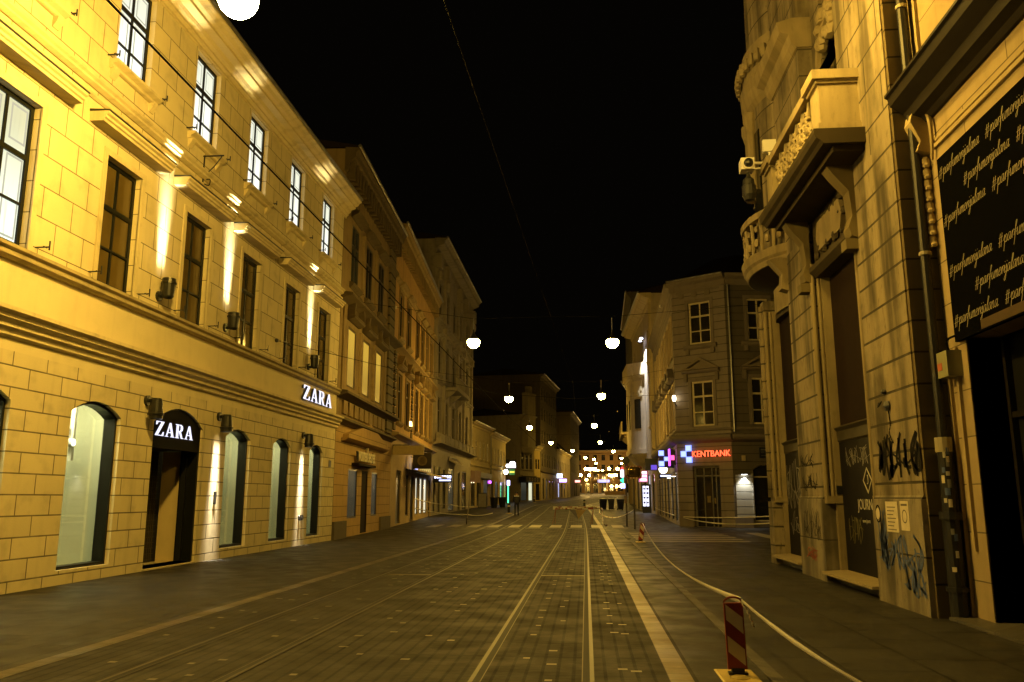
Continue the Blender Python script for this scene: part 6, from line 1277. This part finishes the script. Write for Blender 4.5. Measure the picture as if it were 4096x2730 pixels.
# ------------------------------------------------------------------ people
def person(x, y, rz, h, label, mat, stripe=False, stride=.0):
    J = {'pel': (0, 0, .95), 'bel': (0, .0, 1.1), 'chs': (0, .01, 1.32), 'nek': (0, .02, 1.50), 'nk2': (0, .03, 1.57), 'hd': (0, .04, 1.67), 'top': (0, .03, 1.76)}
    for s, n in ((-1, 'L'), (1, 'R')):
        J['hip'+n] = (s*.10, 0, .90); J['kne'+n] = (s*.11, .03 + s*stride*.5, .50); J['ank'+n] = (s*.115, -.02 + s*stride, .09); J['toe'+n] = (s*.13, .15 + s*stride, .04)
        J['sh'+n] = (s*.19, .01, 1.43); J['el'+n] = (s*.27, .0, 1.15); J['wr'+n] = (s*.19, .2, 1.02); J['hnd'+n] = (s*.12, .26, 1.03)
    rad = dict(pel=.16, bel=.155, chs=.18, nek=.07, nk2=.06, hd=.095, top=.07, hip=.105, kne=.068, ank=.05, toe=.04, sh=.075, el=.055, wr=.04, hnd=.045)
    names = list(J); E_ = [('pel', 'bel'), ('bel', 'chs'), ('chs', 'nek'), ('nek', 'nk2'), ('nk2', 'hd'), ('hd', 'top')]
    for n in 'LR': E_ += [('pel', 'hip'+n), ('hip'+n, 'kne'+n), ('kne'+n, 'ank'+n), ('ank'+n, 'toe'+n), ('chs', 'sh'+n), ('sh'+n, 'el'+n), ('el'+n, 'wr'+n), ('wr'+n, 'hnd'+n)]
    for n, s in (('L', -1), ('R', 1)):   # short finger chains rooted in the palm
        hx, hy, hz = J['hnd'+n]
        for k in range(5):
            key = 'f%d%s' % (k, n); J[key] = ((hx - s*.03, hy + .02, hz + .06) if k == 4 else (hx - s*(.05 + .012*(1.5 - abs(k - 1.5))), hy + .05 - .008*k, hz + .03 - .02*k)); names.append(key); E_.append(('hnd'+n, key)); rad['f%d' % k] = .010
    k = h / 1.78
    me = bpy.data.meshes.new('person'); me.from_pydata([tuple(c*k for c in J[n]) for n in names], [(names.index(a), names.index(b)) for a, b in E_], [])
    o = bpy.data.objects.new('person', me); COL.objects.link(o); o.location = (x, y, gz(y)); o.rotation_euler = (0, 0, rz)
    md = o.modifiers.new('skin', 'SKIN'); md.use_smooth_shade = True
    sv = me.skin_vertices[0].data
    for i, n in enumerate(names):
        r = rad.get(n) or rad.get(n[:-1]); r *= k; sv[i].radius = (r, r*.75) if n in ('pel', 'bel', 'chs') else (r, r)
    sv[names.index('pel')].use_root = True
    o.modifiers.new('smooth', 'SUBSURF').levels = 1; o.modifiers['smooth'].render_levels = 2
    me.materials.append(mat); tag(o, label, 'person')
    if stripe:
        m = MB(); m.box(-.19*k, .19*k, -.165*k, -.145*k, 1.41*k, 1.455*k); m.build('reflective_stripe', plain('reflective_band', (.5, .5, .48), .3), o)
        m = MB(); m.lathe([(.118*k, 1.66*k), (.12*k, 1.72*k), (.095*k, 1.80*k), (0, 1.82*k)], (0, .03*k, 0), 12); m.box(-.09*k, .09*k, .1*k, .2*k, 1.665*k, 1.685*k); m.build('cap', plain('black_cloth', (.014, .014, .016), .8), o)
        m = MB(); m.loops([[(r*math.cos(a), .0 + r*.74*math.sin(a), z) for a in [2*math.pi*q/16 for q in range(16)]] for r, z in ((.20*k, .86*k), (.20*k, 1.0*k), (.215*k, 1.2*k), (.225*k, 1.36*k), (.14*k, 1.5*k))]); m.build('jacket', plain('black_cloth', (.014, .014, .016), .8), o, None, True)
    return o
M_uni, ntu, bsu = newmat('dark_uniform'); tcu = N(ntu, 'ShaderNodeTexCoord'); sp_ = N(ntu, 'ShaderNodeSeparateXYZ'); ntu.links.new(tcu.outputs['Object'], sp_.inputs[0])
ntu.links.new(mix(ntu, (.016, .016, .019), (.35, .2, .12), ramp(ntu, sp_.outputs[2], 1.505, 1.515)), bsu.inputs['Base Color']); bsu.inputs['Roughness'].default_value = .85
person(-5.2, 62.9, R(4), 1.80, 'man in dark uniform with a reflective stripe across his back, walking away', M_uni, True, .10)
person(9.6, 230, 0, 1.75, 'tiny distant pedestrian in dark clothes at the right of the far square', M_uni, False, .08)
person(8.0, 236, 1, 1.72, 'tiny distant pedestrian in dark clothes standing left of the other one near the square', M_uni, False, .05)
t = thing('low_barrier', 'yellowish low barrier board lying across the far end of the tracks', 'barrier', (8, 226, gz(226)))
m = MB(); m.box(5.0, 10.5, 226, 226.1, gz(226) + .1, gz(226) + 1.1); m.build('board', plain('orange_board', (.55, .35, .12)), t, Matrix()); m = MB(); [m.box(x, x + .1, 225.9, 226.2, gz(226), gz(226) + .12) for x in (5.3, 7.7, 10.1)]; m.build('foot', M_iron, t, Matrix())

# ================================================================== sky, camera, settings
w = bpy.data.worlds.new('World'); sc.world = w; w.use_nodes = True; nt = w.node_tree; nt.nodes.clear()
sky = N(nt, 'ShaderNodeTexSky'); sky.sky_type = 'NISHITA'; sky.sun_disc = False; sky.sun_elevation = R(-6); sky.sun_rotation = R(200)
bg = N(nt, 'ShaderNodeBackground'); bg.inputs[1].default_value = .05
wm = N(nt, 'ShaderNodeMix', data_type='RGBA'); wm.inputs[0].default_value = .9; nt.links.new(sky.outputs[0], wm.inputs[6]); wm.inputs[7].default_value = (.028, .022, .014, 1)
wo = N(nt, 'ShaderNodeOutputWorld'); nt.links.new(wm.outputs[2], bg.inputs[0]); nt.links.new(bg.outputs[0], wo.inputs[0])
cam = bpy.data.cameras.new('camera'); cam.sensor_width = 36; cam.lens = 36 * .807; cam.clip_start = .05; cam.clip_end = 3000
co = bpy.data.objects.new('camera', cam); COL.objects.link(co); co.location = (0, 0, 1.58); co.rotation_euler = (R(90 + 10.77), 0, R(5.04)); sc.camera = co
sc.render.engine = 'CYCLES'; sc.cycles.use_denoising = True; sc.cycles.use_light_tree = True; sc.cycles.max_bounces = 6; sc.cycles.diffuse_bounces = 3; sc.cycles.glossy_bounces = 3; sc.cycles.transparent_max_bounces = 8
sc.cycles.sample_clamp_indirect = 4; sc.cycles.caustics_reflective = False; sc.cycles.caustics_refractive = False
sc.view_settings.view_transform = 'Standard'; sc.view_settings.look = 'None'; sc.view_settings.exposure = 0; sc.view_settings.gamma = 1
